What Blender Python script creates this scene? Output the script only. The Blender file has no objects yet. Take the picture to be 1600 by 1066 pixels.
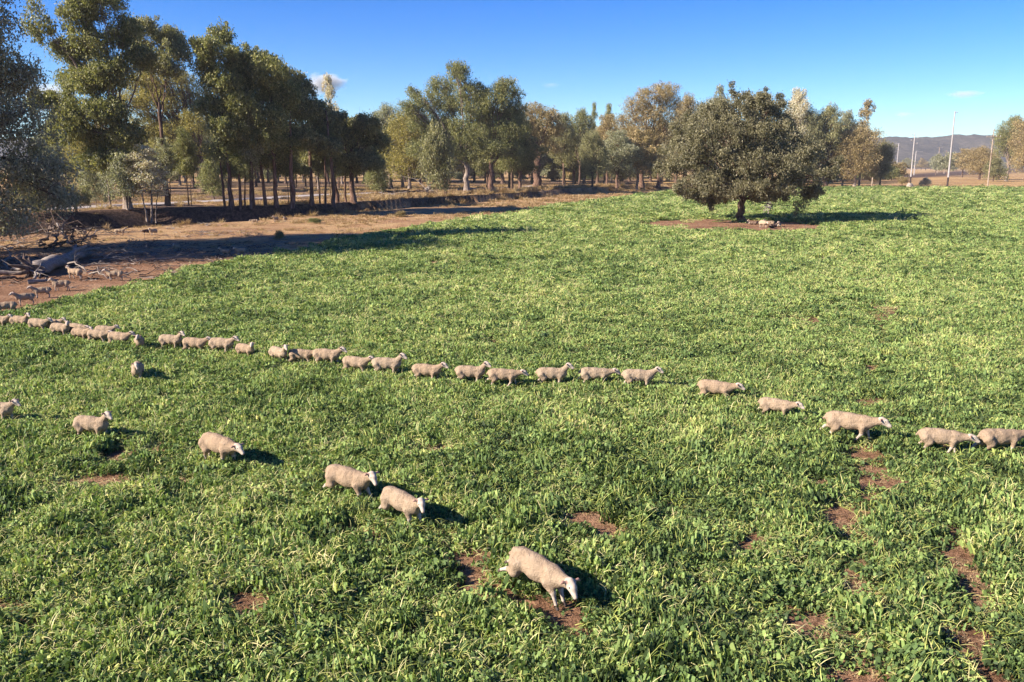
import bpy, math, random
import numpy as np
from mathutils import Vector

R = math.radians
S = bpy.context.scene
COL = S.collection

# ------------------------------------------------------------------ camera
FPX, CX, CY, CAMH = 1300.0, 800.0, 533.0, 7.0
PITCH = math.atan(273.0 / FPX)
cam = bpy.data.cameras.new('camera')
cam.sensor_width = 36.0
cam.lens = 36.0 * FPX / 1600.0
cam.clip_start = 0.1
cam.clip_end = 30000.0
cam_o = bpy.data.objects.new('camera', cam)
cam_o.location = (0, 0, CAMH)
cam_o.rotation_euler = (R(90) - PITCH, 0, 0)
COL.objects.link(cam_o)
S.camera = cam_o

# ------------------------------------------------------------------ light
SUN_EL, SUN_AZ = R(29), R(21)          # shadows fall to +X turned 21 deg away from the camera
world = bpy.data.worlds.new('World')
S.world = world
world.use_nodes = True
wn = world.node_tree
wn.nodes.clear()
sky = wn.nodes.new('ShaderNodeTexSky')
sky.sky_type = 'NISHITA'
sky.sun_disc = False
sky.sun_elevation = SUN_EL
# direction towards the sun in the plan
sdx, sdy = -math.cos(SUN_AZ), -math.sin(SUN_AZ)
sky.sun_rotation = math.atan2(sdx, sdy)
sky.altitude = 1200.0
sky.air_density = 1.0
sky.dust_density = 0.0
sky.ozone_density = 3.0
bg = wn.nodes.new('ShaderNodeBackground')
bg.inputs['Strength'].default_value = 0.064
wo = wn.nodes.new('ShaderNodeOutputWorld')
hsv = wn.nodes.new('ShaderNodeHueSaturation'); hsv.inputs['Saturation'].default_value = 1.5; hsv.inputs['Hue'].default_value = 0.518
wn.links.new(sky.outputs[0], hsv.inputs['Color'])
tint = wn.nodes.new('ShaderNodeMix'); tint.data_type = 'RGBA'; tint.blend_type = 'MULTIPLY'
tint.inputs[0].default_value = 1.0; tint.inputs[7].default_value = (0.66, 0.87, 1.0, 1)
wn.links.new(hsv.outputs[0], tint.inputs[6])
wn.links.new(tint.outputs[2], bg.inputs['Color'])
wn.links.new(bg.outputs[0], wo.inputs['Surface'])
sun = bpy.data.lights.new('sun', 'SUN')
sun.energy = 4.8
sun.angle = R(0.55)
sun.color = (1.0, 0.91, 0.78)
sun_o = bpy.data.objects.new('sun', sun)
sv = Vector((sdx * math.cos(SUN_EL), sdy * math.cos(SUN_EL), math.sin(SUN_EL)))
sun_o.rotation_euler = sv.to_track_quat('Z', 'Y').to_euler()
sun_o.location = (-60, -20, 60)
COL.objects.link(sun_o)

S.view_settings.view_transform = 'Standard'
S.view_settings.look = 'None'
S.view_settings.exposure = 1.55
S.view_settings.gamma = 1.0
S.cycles.max_bounces = 6
S.cycles.diffuse_bounces = 3
S.cycles.transmission_bounces = 3
S.cycles.transparent_max_bounces = 8
S.cycles.volume_bounces = 0
S.cycles.use_denoising = True

# ------------------------------------------------------------------ numpy helpers
def hash2(i, j, k=0):
    n = (i * 374761393 + j * 668265263 + k * 2147483647 // 7) & 0xffffffff
    n = ((n ^ (n >> 13)) * 1274126177) & 0xffffffff
    return ((n ^ (n >> 16)) & 0xffff) / 65535.0

def vnoise(x, y, seed=0):
    x = np.asarray(x, float); y = np.asarray(y, float)
    xi = np.floor(x).astype(np.int64); yi = np.floor(y).astype(np.int64)
    fx = x - xi; fy = y - yi
    fx = fx * fx * (3 - 2 * fx); fy = fy * fy * (3 - 2 * fy)
    a = hash2(xi, yi, seed); b = hash2(xi + 1, yi, seed)
    c = hash2(xi, yi + 1, seed); d = hash2(xi + 1, yi + 1, seed)
    return (a * (1 - fx) + b * fx) * (1 - fy) + (c * (1 - fx) + d * fx) * fy

def fbm(x, y, seed=0, octs=4):
    s = 0; a = 0.5; t = 0
    for o in range(octs):
        s = s + a * vnoise(np.asarray(x) * 2 ** o + 17.3 * o, np.asarray(y) * 2 ** o - 9.1 * o, seed + o)
        t += a; a *= 0.5
    return s / t

CP, SP = math.cos(PITCH), math.sin(PITCH)
def ray(px, py):
    u = (px - CX) / FPX; v = -(py - CY) / FPX
    return np.array([u, CP + v * SP, -SP + v * CP])

def P(px, py, z=0.0):
    d = ray(px, py)
    t = (z - CAMH) / d[2]
    return (d[0] * t, d[1] * t)

def seg_dist(x, y, poly):
    """distance, signed side (+ = left of travel), arc parameter to a polyline"""
    x = np.asarray(x, float); y = np.asarray(y, float)
    best = np.full(x.shape, 1e18); side = np.zeros(x.shape); par = np.zeros(x.shape)
    acc = 0.0
    for (ax, ay), (bx_, by_) in zip(poly[:-1], poly[1:]):
        dx, dy = bx_ - ax, by_ - ay
        L = math.hypot(dx, dy)
        t = np.clip(((x - ax) * dx + (y - ay) * dy) / (L * L), 0, 1)
        ex = x - (ax + t * dx); ey = y - (ay + t * dy)
        d = ex * ex + ey * ey
        m = d < best
        best = np.where(m, d, best)
        side = np.where(m, np.sign(dx * (y - ay) - dy * (x - ax)), side)
        par = np.where(m, acc + t * L, par)
        acc += L
    return np.sqrt(best), side, par

# the creek: near lip and top of the far bank
LIP = [P(*p) for p in [(-420, 384), (-200, 376), (0, 369), (120, 363), (240, 354), (400, 346), (500, 336), (600, 328), (700, 320), (800, 312), (900, 303), (970, 298), (1040, 295)]]
FAR = [P(p[0], p[1], 1.25) for p in [(-420, 350), (-200, 342), (0, 335), (120, 331), (240, 326), (400, 325), (500, 320), (600, 316), (700, 309), (800, 303), (900, 296), (970, 292), (1040, 288.5)]]

def prof(t, xs, ys):
    return np.interp(t, xs, ys)

def height(x, y):
    x = np.asarray(x, float); y = np.asarray(y, float)
    wob = (fbm(x * 0.12, y * 0.12, 5, 3) - 0.5) * 3.0
    d1, s1, p1 = seg_dist(x, y, LIP)
    d2, s2, _ = seg_dist(x, y, FAR)
    sd1 = d1 * s1 + wob * 0.5          # + beyond the lip
    sd2 = -d2 * s2 + wob * 0.3         # + before the far crest
    w = np.maximum(d1 + d2, 0.5)
    t = np.where(s1 <= 0, -d1 / 6.0, np.where(s2 > 0, 1 + d2 / 6.0, d1 / w))
    t = t + wob * 0.05
    base = prof(t, [-1.0, -0.05, 0.03, 0.30, 0.55, 0.74, 0.92, 1.02, 2.0, 5.0], [0, 0.08, -0.1, -1.5, -1.9, -1.6, 1.25, 1.45, 1.0, 0.75])
    total = sum(math.dist(a, b) for a, b in zip(LIP[:-1], LIP[1:]))
    fade = np.clip((total - p1) / 25.0, 0, 1)
    fade = fade * fade * (3 - 2 * fade)
    base = np.where((t > 0) & (t < 1.0), base * (0.25 + 0.75 * fade), np.where(t >= 1, base * (0.35 + 0.65 * fade), base))
    far_soft = np.clip((y - 330) / 200, 0, 1)
    base = base * (1 - far_soft)
    rough = (fbm(x * 0.35, y * 0.35, 9, 3) - 0.5) * 0.28 + (fbm(x * 0.05, y * 0.05, 3, 2) - 0.5) * 0.5
    amp = np.clip((np.hypot(x, y) - 30) / 60, 0.12, 1.0)
    incrop = s1 < 0
    return base + rough * np.where(incrop, 0.25, 0.8) * amp

def hit(px, py):
    d = ray(px, py)
    t = 6.0 * 1.006 ** np.arange(840)
    g = CAMH + d[2] * t - height(d[0] * t, d[1] * t)
    k = np.argmax(g <= 0)
    if g[k] <= 0 and k > 0:
        u = g[k - 1] / (g[k - 1] - g[k]); tt = t[k - 1] + (t[k] - t[k - 1]) * u
        x, y = d[0] * tt, d[1] * tt
    else:
        x, y = P(px, py)
    return (x, y, float(height(np.array([x]), np.array([y]))[0]))

# ------------------------------------------------------------------ mesh helpers
def mesh_np(name, verts, quads, mats=(), smooth=False, fmat=None):
    verts = np.asarray(verts, np.float32); quads = np.asarray(quads, np.int32)
    me = bpy.data.meshes.new(name)
    n, m = len(verts), len(quads)
    k = quads.shape[1] if m else 4
    me.vertices.add(n); me.vertices.foreach_set('co', verts.ravel())
    me.loops.add(m * k); me.loops.foreach_set('vertex_index', quads.ravel())
    me.polygons.add(m)
    me.polygons.foreach_set('loop_start', np.arange(0, m * k, k, dtype=np.int32))
    me.polygons.foreach_set('loop_total', np.full(m, k, np.int32))
    if smooth: me.polygons.foreach_set('use_smooth', np.ones(m, bool))
    for mm in mats: me.materials.append(mm)
    if fmat is not None: me.polygons.foreach_set('material_index', np.asarray(fmat, np.int32))
    me.update(calc_edges=True)
    me.validate()
    return me

def link(name, me, parent=None, loc=None):
    o = bpy.data.objects.new(name, me)
    COL.objects.link(o)
    if parent: o.parent = parent
    if loc is not None: o.location = loc
    return o

def tag(o, label=None, cat=None, group=None, kind=None):
    if label: o['label'] = label
    if cat: o['category'] = cat
    if group: o['group'] = group
    if kind: o['kind'] = kind
    return o

def attr(me, name, typ, dom, data):
    a = me.attributes.new(name, typ, dom)
    a.data.foreach_set('vector' if typ == 'FLOAT_VECTOR' else 'value', np.asarray(data).ravel())

class MB:
    """collects tubes and boxes for one mesh"""
    def __init__(s): s.v = []; s.f = []; s.n = 0; s.m = []
    def tube(s, pts, rad, k=7, mi=0, cap=True):
        pts = [np.array(p, float) for p in pts]
        rings = []
        ref = np.array([0.31, 0.93, 0.2])
        for i, p in enumerate(pts):
            a = pts[min(i + 1, len(pts) - 1)] - pts[max(i - 1, 0)]
            a = a / (np.linalg.norm(a) + 1e-9)
            u = np.cross(a, ref); u /= (np.linalg.norm(u) + 1e-9)
            w = np.cross(a, u)
            ang = np.arange(k) * 2 * math.pi / k
            r = rad[i]
            rings.append(p + r * (np.cos(ang)[:, None] * u + np.sin(ang)[:, None] * w))
        base = s.n
        for rg in rings: s.v.append(rg)
        for i in range(len(pts) - 1):
            for j in range(k):
                j2 = (j + 1) % k
                s.f.append((base + i * k + j, base + i * k + j2, base + (i + 1) * k + j2, base + (i + 1) * k + j)); s.m.append(mi)
        s.n += k * len(pts)
        if cap:
            for idx, p in ((0, pts[0]), (len(pts) - 1, pts[-1])):
                s.v.append(p[None, :]); c = s.n; s.n += 1
                for j in range(k):
                    j2 = (j + 1) % k
                    s.f.append((base + idx * k + j, base + idx * k + j2, c, c)); s.m.append(mi)
    def box(s, c, h, mi=0):
        c = np.array(c, float)
        vs = np.array([(x, y, z) for x in (-1, 1) for y in (-1, 1) for z in (-1, 1)]) * np.array(h) + c
        s.v.append(vs); b = s.n; s.n += 8
        for q in ((0, 1, 3, 2), (4, 6, 7, 5), (0, 4, 5, 1), (2, 3, 7, 6), (0, 2, 6, 4), (1, 5, 7, 3)):
            s.f.append(tuple(b + i for i in q)); s.m.append(mi)
    def mesh(s, name, mats, smooth=True):
        # degenerate quads become triangles
        me = bpy.data.meshes.new(name)
        fs = [f if f[2] != f[3] else f[:3] for f in s.f]
        me.from_pydata(np.concatenate(s.v).tolist(), [], fs)
        for m in mats: me.materials.append(m)
        me.polygons.foreach_set('use_smooth', np.full(len(fs), smooth))
        me.polygons.foreach_set('material_index', np.array(s.m, np.int32))
        me.update()
        return me

# ------------------------------------------------------------------ material helpers
class NT:
    def __init__(s, name):
        s.mat = bpy.data.materials.new(name); s.mat.use_nodes = True
        s.t = s.mat.node_tree; s.t.nodes.clear()
        s.out = s.t.nodes.new('ShaderNodeOutputMaterial')
    def n(s, typ, **kw):
        nd = s.t.nodes.new(typ)
        for k, v in kw.items():
            if k.startswith('i_'): nd.inputs[int(k[2:])].default_value = v
            else: setattr(nd, k, v)
        return nd
    def l(s, a, b): s.t.links.new(a, b)
    def ramp(s, fac, stops, interp='LINEAR'):
        r = s.t.nodes.new('ShaderNodeValToRGB'); r.color_ramp.interpolation = interp
        e = r.color_ramp.elements
        while len(e) < len(stops): e.new(0.5)
        for i, (p, c) in enumerate(stops):
            e[i].position = p; e[i].color = (*c, 1) if len(c) == 3 else c
        s.l(fac, r.inputs[0]); return r.outputs[0]
    def noise(s, vec, scale, detail=4, rough=0.55, dim='3D'):
        nd = s.t.nodes.new('ShaderNodeTexNoise'); nd.inputs['Scale'].default_value = scale
        nd.inputs['Detail'].default_value = detail; nd.inputs['Roughness'].default_value = rough
        if vec is not None: s.l(vec, nd.inputs['Vector'])
        return nd.outputs[0]
    def mix(s, fac, a, b, mode='MIX'):
        nd = s.t.nodes.new('ShaderNodeMix'); nd.data_type = 'RGBA'; nd.blend_type = mode
        for sock, v in ((nd.inputs[0], fac), (nd.inputs[6], a), (nd.inputs[7], b)):
            if hasattr(v, 'is_linked') or hasattr(v, 'node'): s.l(v, sock)
            elif isinstance(v, (int, float)): sock.default_value = v
            else: sock.default_value = (*v, 1)
        return nd.outputs[2]
    def math(s, op, a, b=0.0):
        nd = s.t.nodes.new('ShaderNodeMath'); nd.operation = op
        for sock, v in ((nd.inputs[0], a), (nd.inputs[1], b)):
            if hasattr(v, 'node'): s.l(v, sock)
            else: sock.default_value = v
        return nd.outputs[0]
    def attr(s, name, typ='GEOMETRY', fac=True):
        nd = s.t.nodes.new('ShaderNodeAttribute'); nd.attribute_name = name; nd.attribute_type = typ
        return nd.outputs['Fac'] if fac else nd.outputs['Color']
    def principled(s, color, rough=0.8, bump=None, bstr=0.3, bdist=0.05, spec=0.3):
        b = s.t.nodes.new('ShaderNodeBsdfPrincipled')
        if hasattr(color, 'node'): s.l(color, b.inputs['Base Color'])
        else: b.inputs['Base Color'].default_value = (*color, 1)
        b.inputs['Roughness'].default_value = rough
        b.inputs['Specular IOR Level'].default_value = spec
        if bump is not None:
            bp = s.t.nodes.new('ShaderNodeBump'); bp.inputs['Strength'].default_value = bstr
            bp.inputs['Distance'].default_value = bdist
            s.l(bump, bp.inputs['Height']); s.l(bp.outputs[0], b.inputs['Normal'])
        s.l(b.outputs[0], s.out.inputs['Surface'])
        return b
    def pos(s):
        g = s.t.nodes.new('ShaderNodeNewGeometry'); return g.outputs['Position']
    def obj(s):
        g = s.t.nodes.new('ShaderNodeTexCoord'); return g.outputs['Object']

def leaf_mat(name, stops, attr_name='tint', typ='GEOMETRY', trans=0.35, rough=0.55, extra=None, spec=0.35):
    m = NT(name)
    f = m.attr(attr_name, typ)
    if extra is not None:
        f = m.math('ADD', f, m.math('MULTIPLY', m.math('SUBTRACT', m.attr(extra, 'INSTANCER'), 0.5), 0.9))
    c = m.ramp(f, stops)
    d = m.t.nodes.new('ShaderNodeBsdfPrincipled'); d.inputs['Roughness'].default_value = rough
    d.inputs['Specular IOR Level'].default_value = spec
    m.l(c, d.inputs['Base Color'])
    t = m.t.nodes.new('ShaderNodeBsdfTranslucent')
    hs = m.mix(1.0, c, (1.0, 1.05, 0.55), 'MULTIPLY')
    m.l(hs, t.inputs['Color'])
    mx = m.t.nodes.new('ShaderNodeMixShader'); mx.inputs[0].default_value = trans
    m.l(d.outputs[0], mx.inputs[1]); m.l(t.outputs[0], mx.inputs[2])
    m.l(mx.outputs[0], m.out.inputs['Surface'])
    return m.mat

# ------------------------------------------------------------------ crop outline and bare patches
CROP_PX = [(-420, 548), (-100, 510), (0, 497), (75, 487), (150, 466), (250, 440), (320, 421), (400, 405), (478, 391), (505, 383), (557, 372), (636, 359), (715, 346), (800, 336), (880, 322), (960, 312), (1030, 303), (1100, 299), (1180, 296.5), (1270, 295.5), (1420, 295.5), (1600, 295.5), (1800, 296), (2300, 297)]
CROP = [P(*p) for p in CROP_PX]
CROP_POLY = CROP + [(330, 0), (60, -8), (-60, -8)]

def inside(x, y, poly):
    r = np.zeros(x.shape, bool)
    n = len(poly)
    for i in range(n):
        x1, y1 = poly[i]; x2, y2 = poly[(i + 1) % n]
        if y1 == y2: continue
        c = ((y1 > y) != (y2 > y)) & (x < (x2 - x1) * (y - y1) / (y2 - y1) + x1)
        r ^= c
    return r

BARE_PX = [((700, 850), (738, 872), 0.22), ((740, 900), (770, 915), 0.22), ((375, 938), (395, 945), 0.16),
           ((925, 810), (945, 835), 0.22), ((180, 720), (225, 712), 0.28), ((10, 757), (70, 752), 0.16), ((110, 756), (190, 753), 0.20), ((220, 750), (300, 748), 0.18),
           ((1350, 698), (1352, 740), 0.26), ((1352, 740), (1362, 785), 0.28), ((1350, 785), (1310, 815), 0.25), ((1310, 815), (1335, 855), 0.25),
           ((1335, 860), (1350, 910), 0.2), ((1320, 985), (1330, 995), 0.2), ((1330, 1040), (1350, 1062), 0.28), ((1340, 910), (1345, 935), 0.14),
           ((1490, 870), (1500, 900), 0.16), ((1500, 900), (1520, 945), 0.18), ((1490, 985), (1505, 1010), 0.2), ((1505, 1010), (1540, 1066), 0.2), ((1495, 830), (1490, 850), 0.14),
           ((1240, 500), (1262, 503), 0.45), ((690, 411), (712, 411), 0.7), ((1370, 480), (1385, 500), 0.35), ((1362, 628), (1372, 640), 0.22), ((1460, 603), (1470, 605), 0.2), ((1350, 590), (1390, 560), 0.14), ((1375, 540), (1380, 510), 0.14),
           ((840, 940), (880, 962), 0.16), ((240, 820), (270, 835), 0.12), ((1010, 785), (1050, 790), 0.12), ((1400, 650), (1500, 716), 0.14), ((0, 945), (40, 985), 0.10), ((440, 915), (452, 925), 0.12), ((540, 830), (600, 850), 0.12), ((425, 1005), (440, 1010), 0.12), ((640, 1000), (660, 990), 0.08), ((670, 700), (690, 702), 0.14), ((1270, 755), (1290, 760), 0.14)]
BARE = [(P(*a), P(*b), r * 1.6) for a, b, r in BARE_PX]
LONE = P(1158, 348)
def bare_w(x, y):
    """1 = bare earth in the crop"""
    w = np.zeros(x.shape)
    n = (fbm(x * 2.2, y * 2.2, 31, 3) - 0.5)
    for a, b, r in BARE:
        d, _, _ = seg_dist(x, y, [a, (b[0] + 1e-4, b[1])])
        w = np.maximum(w, np.clip(1.0 - (d + n * r * 4.2 - r) / (0.9 * r), 0, 1))
    cx, cy = P(1140, 353)
    nn = (fbm(x * 0.25, y * 0.25, 77, 3) - 0.5)
    e = np.sqrt(((x - cx) / 11.6) ** 2 + ((y - cy) / 12.5) ** 2) + nn * 0.30
    w = np.maximum(w, np.clip((1.0 - e) / 0.08, 0, 1))
    return w

def crop_w(x, y):
    d, _, _ = seg_dist(x, y, CROP)
    ins = inside(x, y, CROP_POLY)
    sd = np.where(ins, d, -d) + (fbm(x * 0.3, y * 0.3, 41, 3) - 0.5) * 2.6
    return np.clip(sd / 0.8 + 0.5, 0, 1)

# ------------------------------------------------------------------ ground
def axis(lo, hi, step, ext, grow=1.12):
    a = list(np.arange(lo, hi + 1e-6, step))
    s = step; x = lo
    left = []
    while x > -ext:
        s *= grow; x -= s; left.append(x)
    s = step; x = hi; right = []
    while x < ext:
        s *= grow; x += s; right.append(x)
    return np.array(left[::-1] + a + right)

xs = axis(-105, 62, 0.6, 4300)
ys = axis(2, 275, 0.6, 4300)
X, Y = np.meshgrid(xs, ys)
Z = height(X.ravel(), Y.ravel())
V = np.stack([X.ravel(), Y.ravel(), Z], 1)
nx, ny = len(xs), len(ys)
I = np.arange(nx * ny).reshape(ny, nx)
Q = np.stack([I[:-1, :-1].ravel(), I[:-1, 1:].ravel(), I[1:, 1:].ravel(), I[1:, :-1].ravel()], 1)

gm = NT('ground_soil_and_grass')
gp = gm.pos()
n1 = gm.noise(gp, 0.35, 6, 0.6); n2 = gm.noise(gp, 2.2, 6, 0.65); n3 = gm.noise(gp, 14.0, 5, 0.7); n0 = gm.noise(gp, 0.05, 4, 0.5)
red = gm.ramp(gm.math('ADD', gm.math('MULTIPLY', n1, 0.55), gm.math('MULTIPLY', n3, 0.45)), [(0.32, (0.16, 0.082, 0.048)), (0.5, (0.31, 0.170, 0.100)), (0.68, (0.47, 0.30, 0.19))])
dry = gm.ramp(gm.math('ADD', gm.math('MULTIPLY', n1, 0.5), gm.math('MULTIPLY', n2, 0.5)), [(0.34, (0.26, 0.14, 0.075)), (0.46, (0.42, 0.25, 0.13)), (0.56, (0.54, 0.36, 0.19)), (0.68, (0.40, 0.31, 0.13))])
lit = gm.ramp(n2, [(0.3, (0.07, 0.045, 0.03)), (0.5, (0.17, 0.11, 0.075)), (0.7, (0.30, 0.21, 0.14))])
bnk = gm.ramp(n2, [(0.3, (0.05, 0.032, 0.025)), (0.5, (0.10, 0.065, 0.05)), (0.72, (0.19, 0.12, 0.085))])  # dark bank soil, tone lowered further to carry the shade on the ditch face
grn = gm.ramp(n2, [(0.3, (0.018, 0.035, 0.012)), (0.5, (0.045, 0.075, 0.022)), (0.7, (0.09, 0.13, 0.035))])
far = gm.ramp(gm.math('ADD', gm.math('MULTIPLY', n0, 0.7), gm.math('MULTIPLY', n1, 0.3)), [(0.35, (0.30, 0.19, 0.085)), (0.5, (0.44, 0.28, 0.125)), (0.65, (0.56, 0.38, 0.19))])
c = gm.mix(gm.attr('w_far'), dry, far)
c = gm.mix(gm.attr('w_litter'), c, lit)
c = gm.mix(gm.attr('w_red'), c, red)
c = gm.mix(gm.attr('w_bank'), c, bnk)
c = gm.mix(gm.attr('w_crop'), c, grn)
n4 = gm.noise(gp, 5.0, 5, 0.75)
clod_shade = gm.ramp(n4, [(0.40, (0.42, 0.38, 0.36)), (0.50, (1, 1, 1)), (0.70, (1.15, 1.12, 1.08))])  # shade of clods and dark litter put into the soil colour
c = gm.mix(0.75, c, gm.mix(1.0, c, clod_shade, 'MULTIPLY'))
gb = gm.math('ADD', gm.math('MULTIPLY', n3, 0.5), gm.math('ADD', gm.math('MULTIPLY', n2, 1.5), n4))
gm.principled(c, 0.95, gb, 1.0, 0.22, 0.05)
gme = mesh_np('ground', V, Q, [gm.mat], True)
xr, yr = X.ravel(), Y.ravel()
cw = crop_w(xr, yr)
bw = bare_w(xr, yr)
d1, s1, p1 = seg_dist(xr, yr, LIP)
d2, s2, _ = seg_dist(xr, yr, FAR)
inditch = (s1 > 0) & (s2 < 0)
edge = P(300, 430)
redw = np.clip((fbm(xr * 0.1, yr * 0.1, 51, 3) - 0.5) * 2.5 + np.clip((78 - yr) / 22, 0, 1.2) * (xr < 10), 0, 1)
redw = np.maximum(redw * (s1 < 0), bw)
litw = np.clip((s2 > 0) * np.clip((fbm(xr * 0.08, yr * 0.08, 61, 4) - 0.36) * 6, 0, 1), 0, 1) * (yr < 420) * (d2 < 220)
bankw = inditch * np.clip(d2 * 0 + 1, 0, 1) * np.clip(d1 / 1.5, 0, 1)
farw = np.clip((yr - 235) / 30, 0, 1)
cropw = cw * (1 - bw) * np.clip((yr - 12) / 70, 0.0, 1.0)
redw = np.maximum(redw, cw * np.clip(1 - (yr - 12) / 70, 0, 1))
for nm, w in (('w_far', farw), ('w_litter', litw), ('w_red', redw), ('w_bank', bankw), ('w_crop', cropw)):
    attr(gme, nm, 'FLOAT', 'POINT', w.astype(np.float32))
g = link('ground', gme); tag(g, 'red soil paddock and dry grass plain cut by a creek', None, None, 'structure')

# ------------------------------------------------------------------ road beyond the creek
RD_PX = [(-300, 348), (0, 329), (150, 321.5), (270, 315), (400, 309), (540, 303.5), (640, 299), (760, 293.5), (900, 288)]
RD = [P(p[0], p[1], 0.9) for p in RD_PX]
rv = []; rq = []
pts = []
for a, b in zip(RD[:-1], RD[1:]):
    n = max(2, int(math.dist(a, b) / 2.0))
    for i in range(n): pts.append((a[0] + (b[0] - a[0]) * i / n, a[1] + (b[1] - a[1]) * i / n))
pts.append(RD[-1])
for i, p in enumerate(pts):
    q = pts[min(i + 1, len(pts) - 1)]; o = pts[max(i - 1, 0)]
    dx, dy = q[0] - o[0], q[1] - o[1]; L = math.hypot(dx, dy)
    nx_, ny_ = -dy / L, dx / L
    for k in range(7):
        off = (k - 3) / 3 * 2.9
        x, y = p[0] + nx_ * off, p[1] + ny_ * off
        rv.append((x, y, float(height(x, y)) + 0.07 - 0.03 * abs(k - 3) / 3))
for i in range(len(pts) - 1):
    for k in range(6):
        a = i * 7 + k; rq.append((a, a + 1, a + 8, a + 7))
rm = NT('pale_gravel_road')
rp = rm.pos()
rn = rm.noise(rp, 3.0, 6, 0.7)
rm.principled(rm.ramp(rn, [(0.3, (0.24, 0.20, 0.18)), (0.7, (0.42, 0.37, 0.34))]), 0.95, rn, 0.4, 0.03, 0.1)
ro = link('road', mesh_np('road', rv, rq, [rm.mat], True)); tag(ro, 'pale gravel road running between the trees beyond the creek', None, None, 'structure')

# ------------------------------------------------------------------ hills
hx = np.linspace(-4200, 4600, 520); hy = np.linspace(2300, 3900, 90)
HX, HY = np.meshgrid(hx, hy)
ridge = 102 + 6 * np.sin(HX.ravel() / 900.0) + (fbm(HX.ravel() / 420, HY.ravel() / 420, 90, 3) - 0.5) * 34
tt = np.clip((HY.ravel() - 2350) / 700, 0, 1); tt = tt * tt * (3 - 2 * tt)
tb = np.clip((3900 - HY.ravel()) / 600, 0, 1)
HZ = ridge * tt * tb + (fbm(HX.ravel() / 160, HY.ravel() / 160, 95, 4) - 0.5) * 36 * tt + (fbm(HX.ravel() / 22, HY.ravel() / 22, 99, 2) - 0.5) * 13 * tt - 3
HI = np.arange(HX.size).reshape(HX.shape)
HQ = np.stack([HI[:-1, :-1].ravel(), HI[:-1, 1:].ravel(), HI[1:, 1:].ravel(), HI[1:, :-1].ravel()], 1)
hm = NT('forested_hill')
hp = hm.pos()
hn = hm.noise(hp, 0.035, 6, 0.7); hn2 = hm.noise(hp, 0.006, 3, 0.5)
hm.principled(hm.ramp(hm.math('ADD', hm.math('MULTIPLY', hn, 0.6), hm.math('MULTIPLY', hn2, 0.4)), [(0.38, (0.012, 0.011, 0.009)), (0.5, (0.045, 0.037, 0.026)), (0.64, (0.10, 0.078, 0.055))]), 1.0, hn, 1.0, 9.0, 0.0)
ho = link('hills', mesh_np('hills', np.stack([HX.ravel(), HY.ravel(), HZ], 1), HQ, [hm.mat], True)); tag(ho, 'long low wooded ridge on the horizon', None, None, 'structure')

# ------------------------------------------------------------------ scattered ground cover (stuff)
def leaf_quads(rng, base, dirv, length, width, segs=3, droop=0.6, fold=0.0):
    """one arching blade as a strip, returns verts and quads"""
    vs = []; p = np.array(base, float); d = np.array(dirv, float); d /= np.linalg.norm(d)
    side = np.cross(d, [0, 0, 1.0]); nl = np.linalg.norm(side)
    side = side / nl if nl > 1e-3 else np.array([1.0, 0, 0])
    ws = np.sin(np.linspace(0.25, math.pi * 0.96, segs + 1))
    for i in range(segs + 1):
        w = width * 0.5 * ws[i]
        vs.append(p - side * w); vs.append(p + side * w)
        p = p + d * length / segs
        d = d + np.array([0, 0, -droop / segs]); d /= np.linalg.norm(d)
    q = [(2 * i, 2 * i + 1, 2 * i + 3, 2 * i + 2) for i in range(segs)]
    return vs, q

def clump(seed, kind, n_broad, n_stem, mats):
    rng = np.random.RandomState(seed)
    V = []; F = []; T = []; M = []
    def add(vs, q, t, m):
        b = len(V); V.extend(vs); F.extend([tuple(b + i for i in f) for f in q]); T.extend([t] * len(vs)); M.extend([m] * len(q))
    for i in range(n_broad):
        r = 0.42 * math.sqrt(rng.rand()); a = rng.rand() * 6.283
        z = (0.03 + 0.22 * rng.rand() ** 0.8) * (1 - 0.75 * (r / 0.42) ** 2)
        a2 = a + rng.normal(0, 0.9)
        el = rng.uniform(-0.1, 0.9)
        d = (math.cos(a2) * math.cos(el), math.sin(a2) * math.cos(el), math.sin(el))
        L = rng.uniform(0.030, 0.080); W = L * rng.uniform(0.5, 0.9)
        vs, q = leaf_quads(rng, (r * math.cos(a), r * math.sin(a), z), d, L, W, 2, rng.uniform(0.6, 1.4))
        # tilt the blade sideways so the leaves do not all face the sky
        roll = rng.normal(0, 0.05)
        vs = [v + np.array([0, 0, roll * (1 if k % 2 else -1) * 0.7]) for k, v in enumerate(vs)]
        add(vs, q, np.clip(0.32 + 0.16 * rng.randn() + 0.5 * (z - 0.15), 0, 1), 0)
    for i in range(n_stem):
        r = 0.34 * math.sqrt(rng.rand()); a = rng.rand() * 6.283; a2 = rng.rand() * 6.283
        el = rng.uniform(0.15, 1.15)
        d = (math.cos(a2) * math.cos(el), math.sin(a2) * math.cos(el), math.sin(el))
        L = rng.uniform(0.16, 0.44)
        vs, q = leaf_quads(rng, (r * math.cos(a), r * math.sin(a), rng.uniform(0.02, 0.16)), d, L, rng.uniform(0.007, 0.016), 4, rng.uniform(1.0, 3.0))
        add(vs, q, np.clip(0.72 + 0.16 * rng.randn(), 0, 1), 1)
    me = mesh_np(kind, np.array(V), np.array(F), mats, False, M)
    attr(me, 'tint', 'FLOAT', 'POINT', np.array(T, np.float32))
    return me

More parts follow.
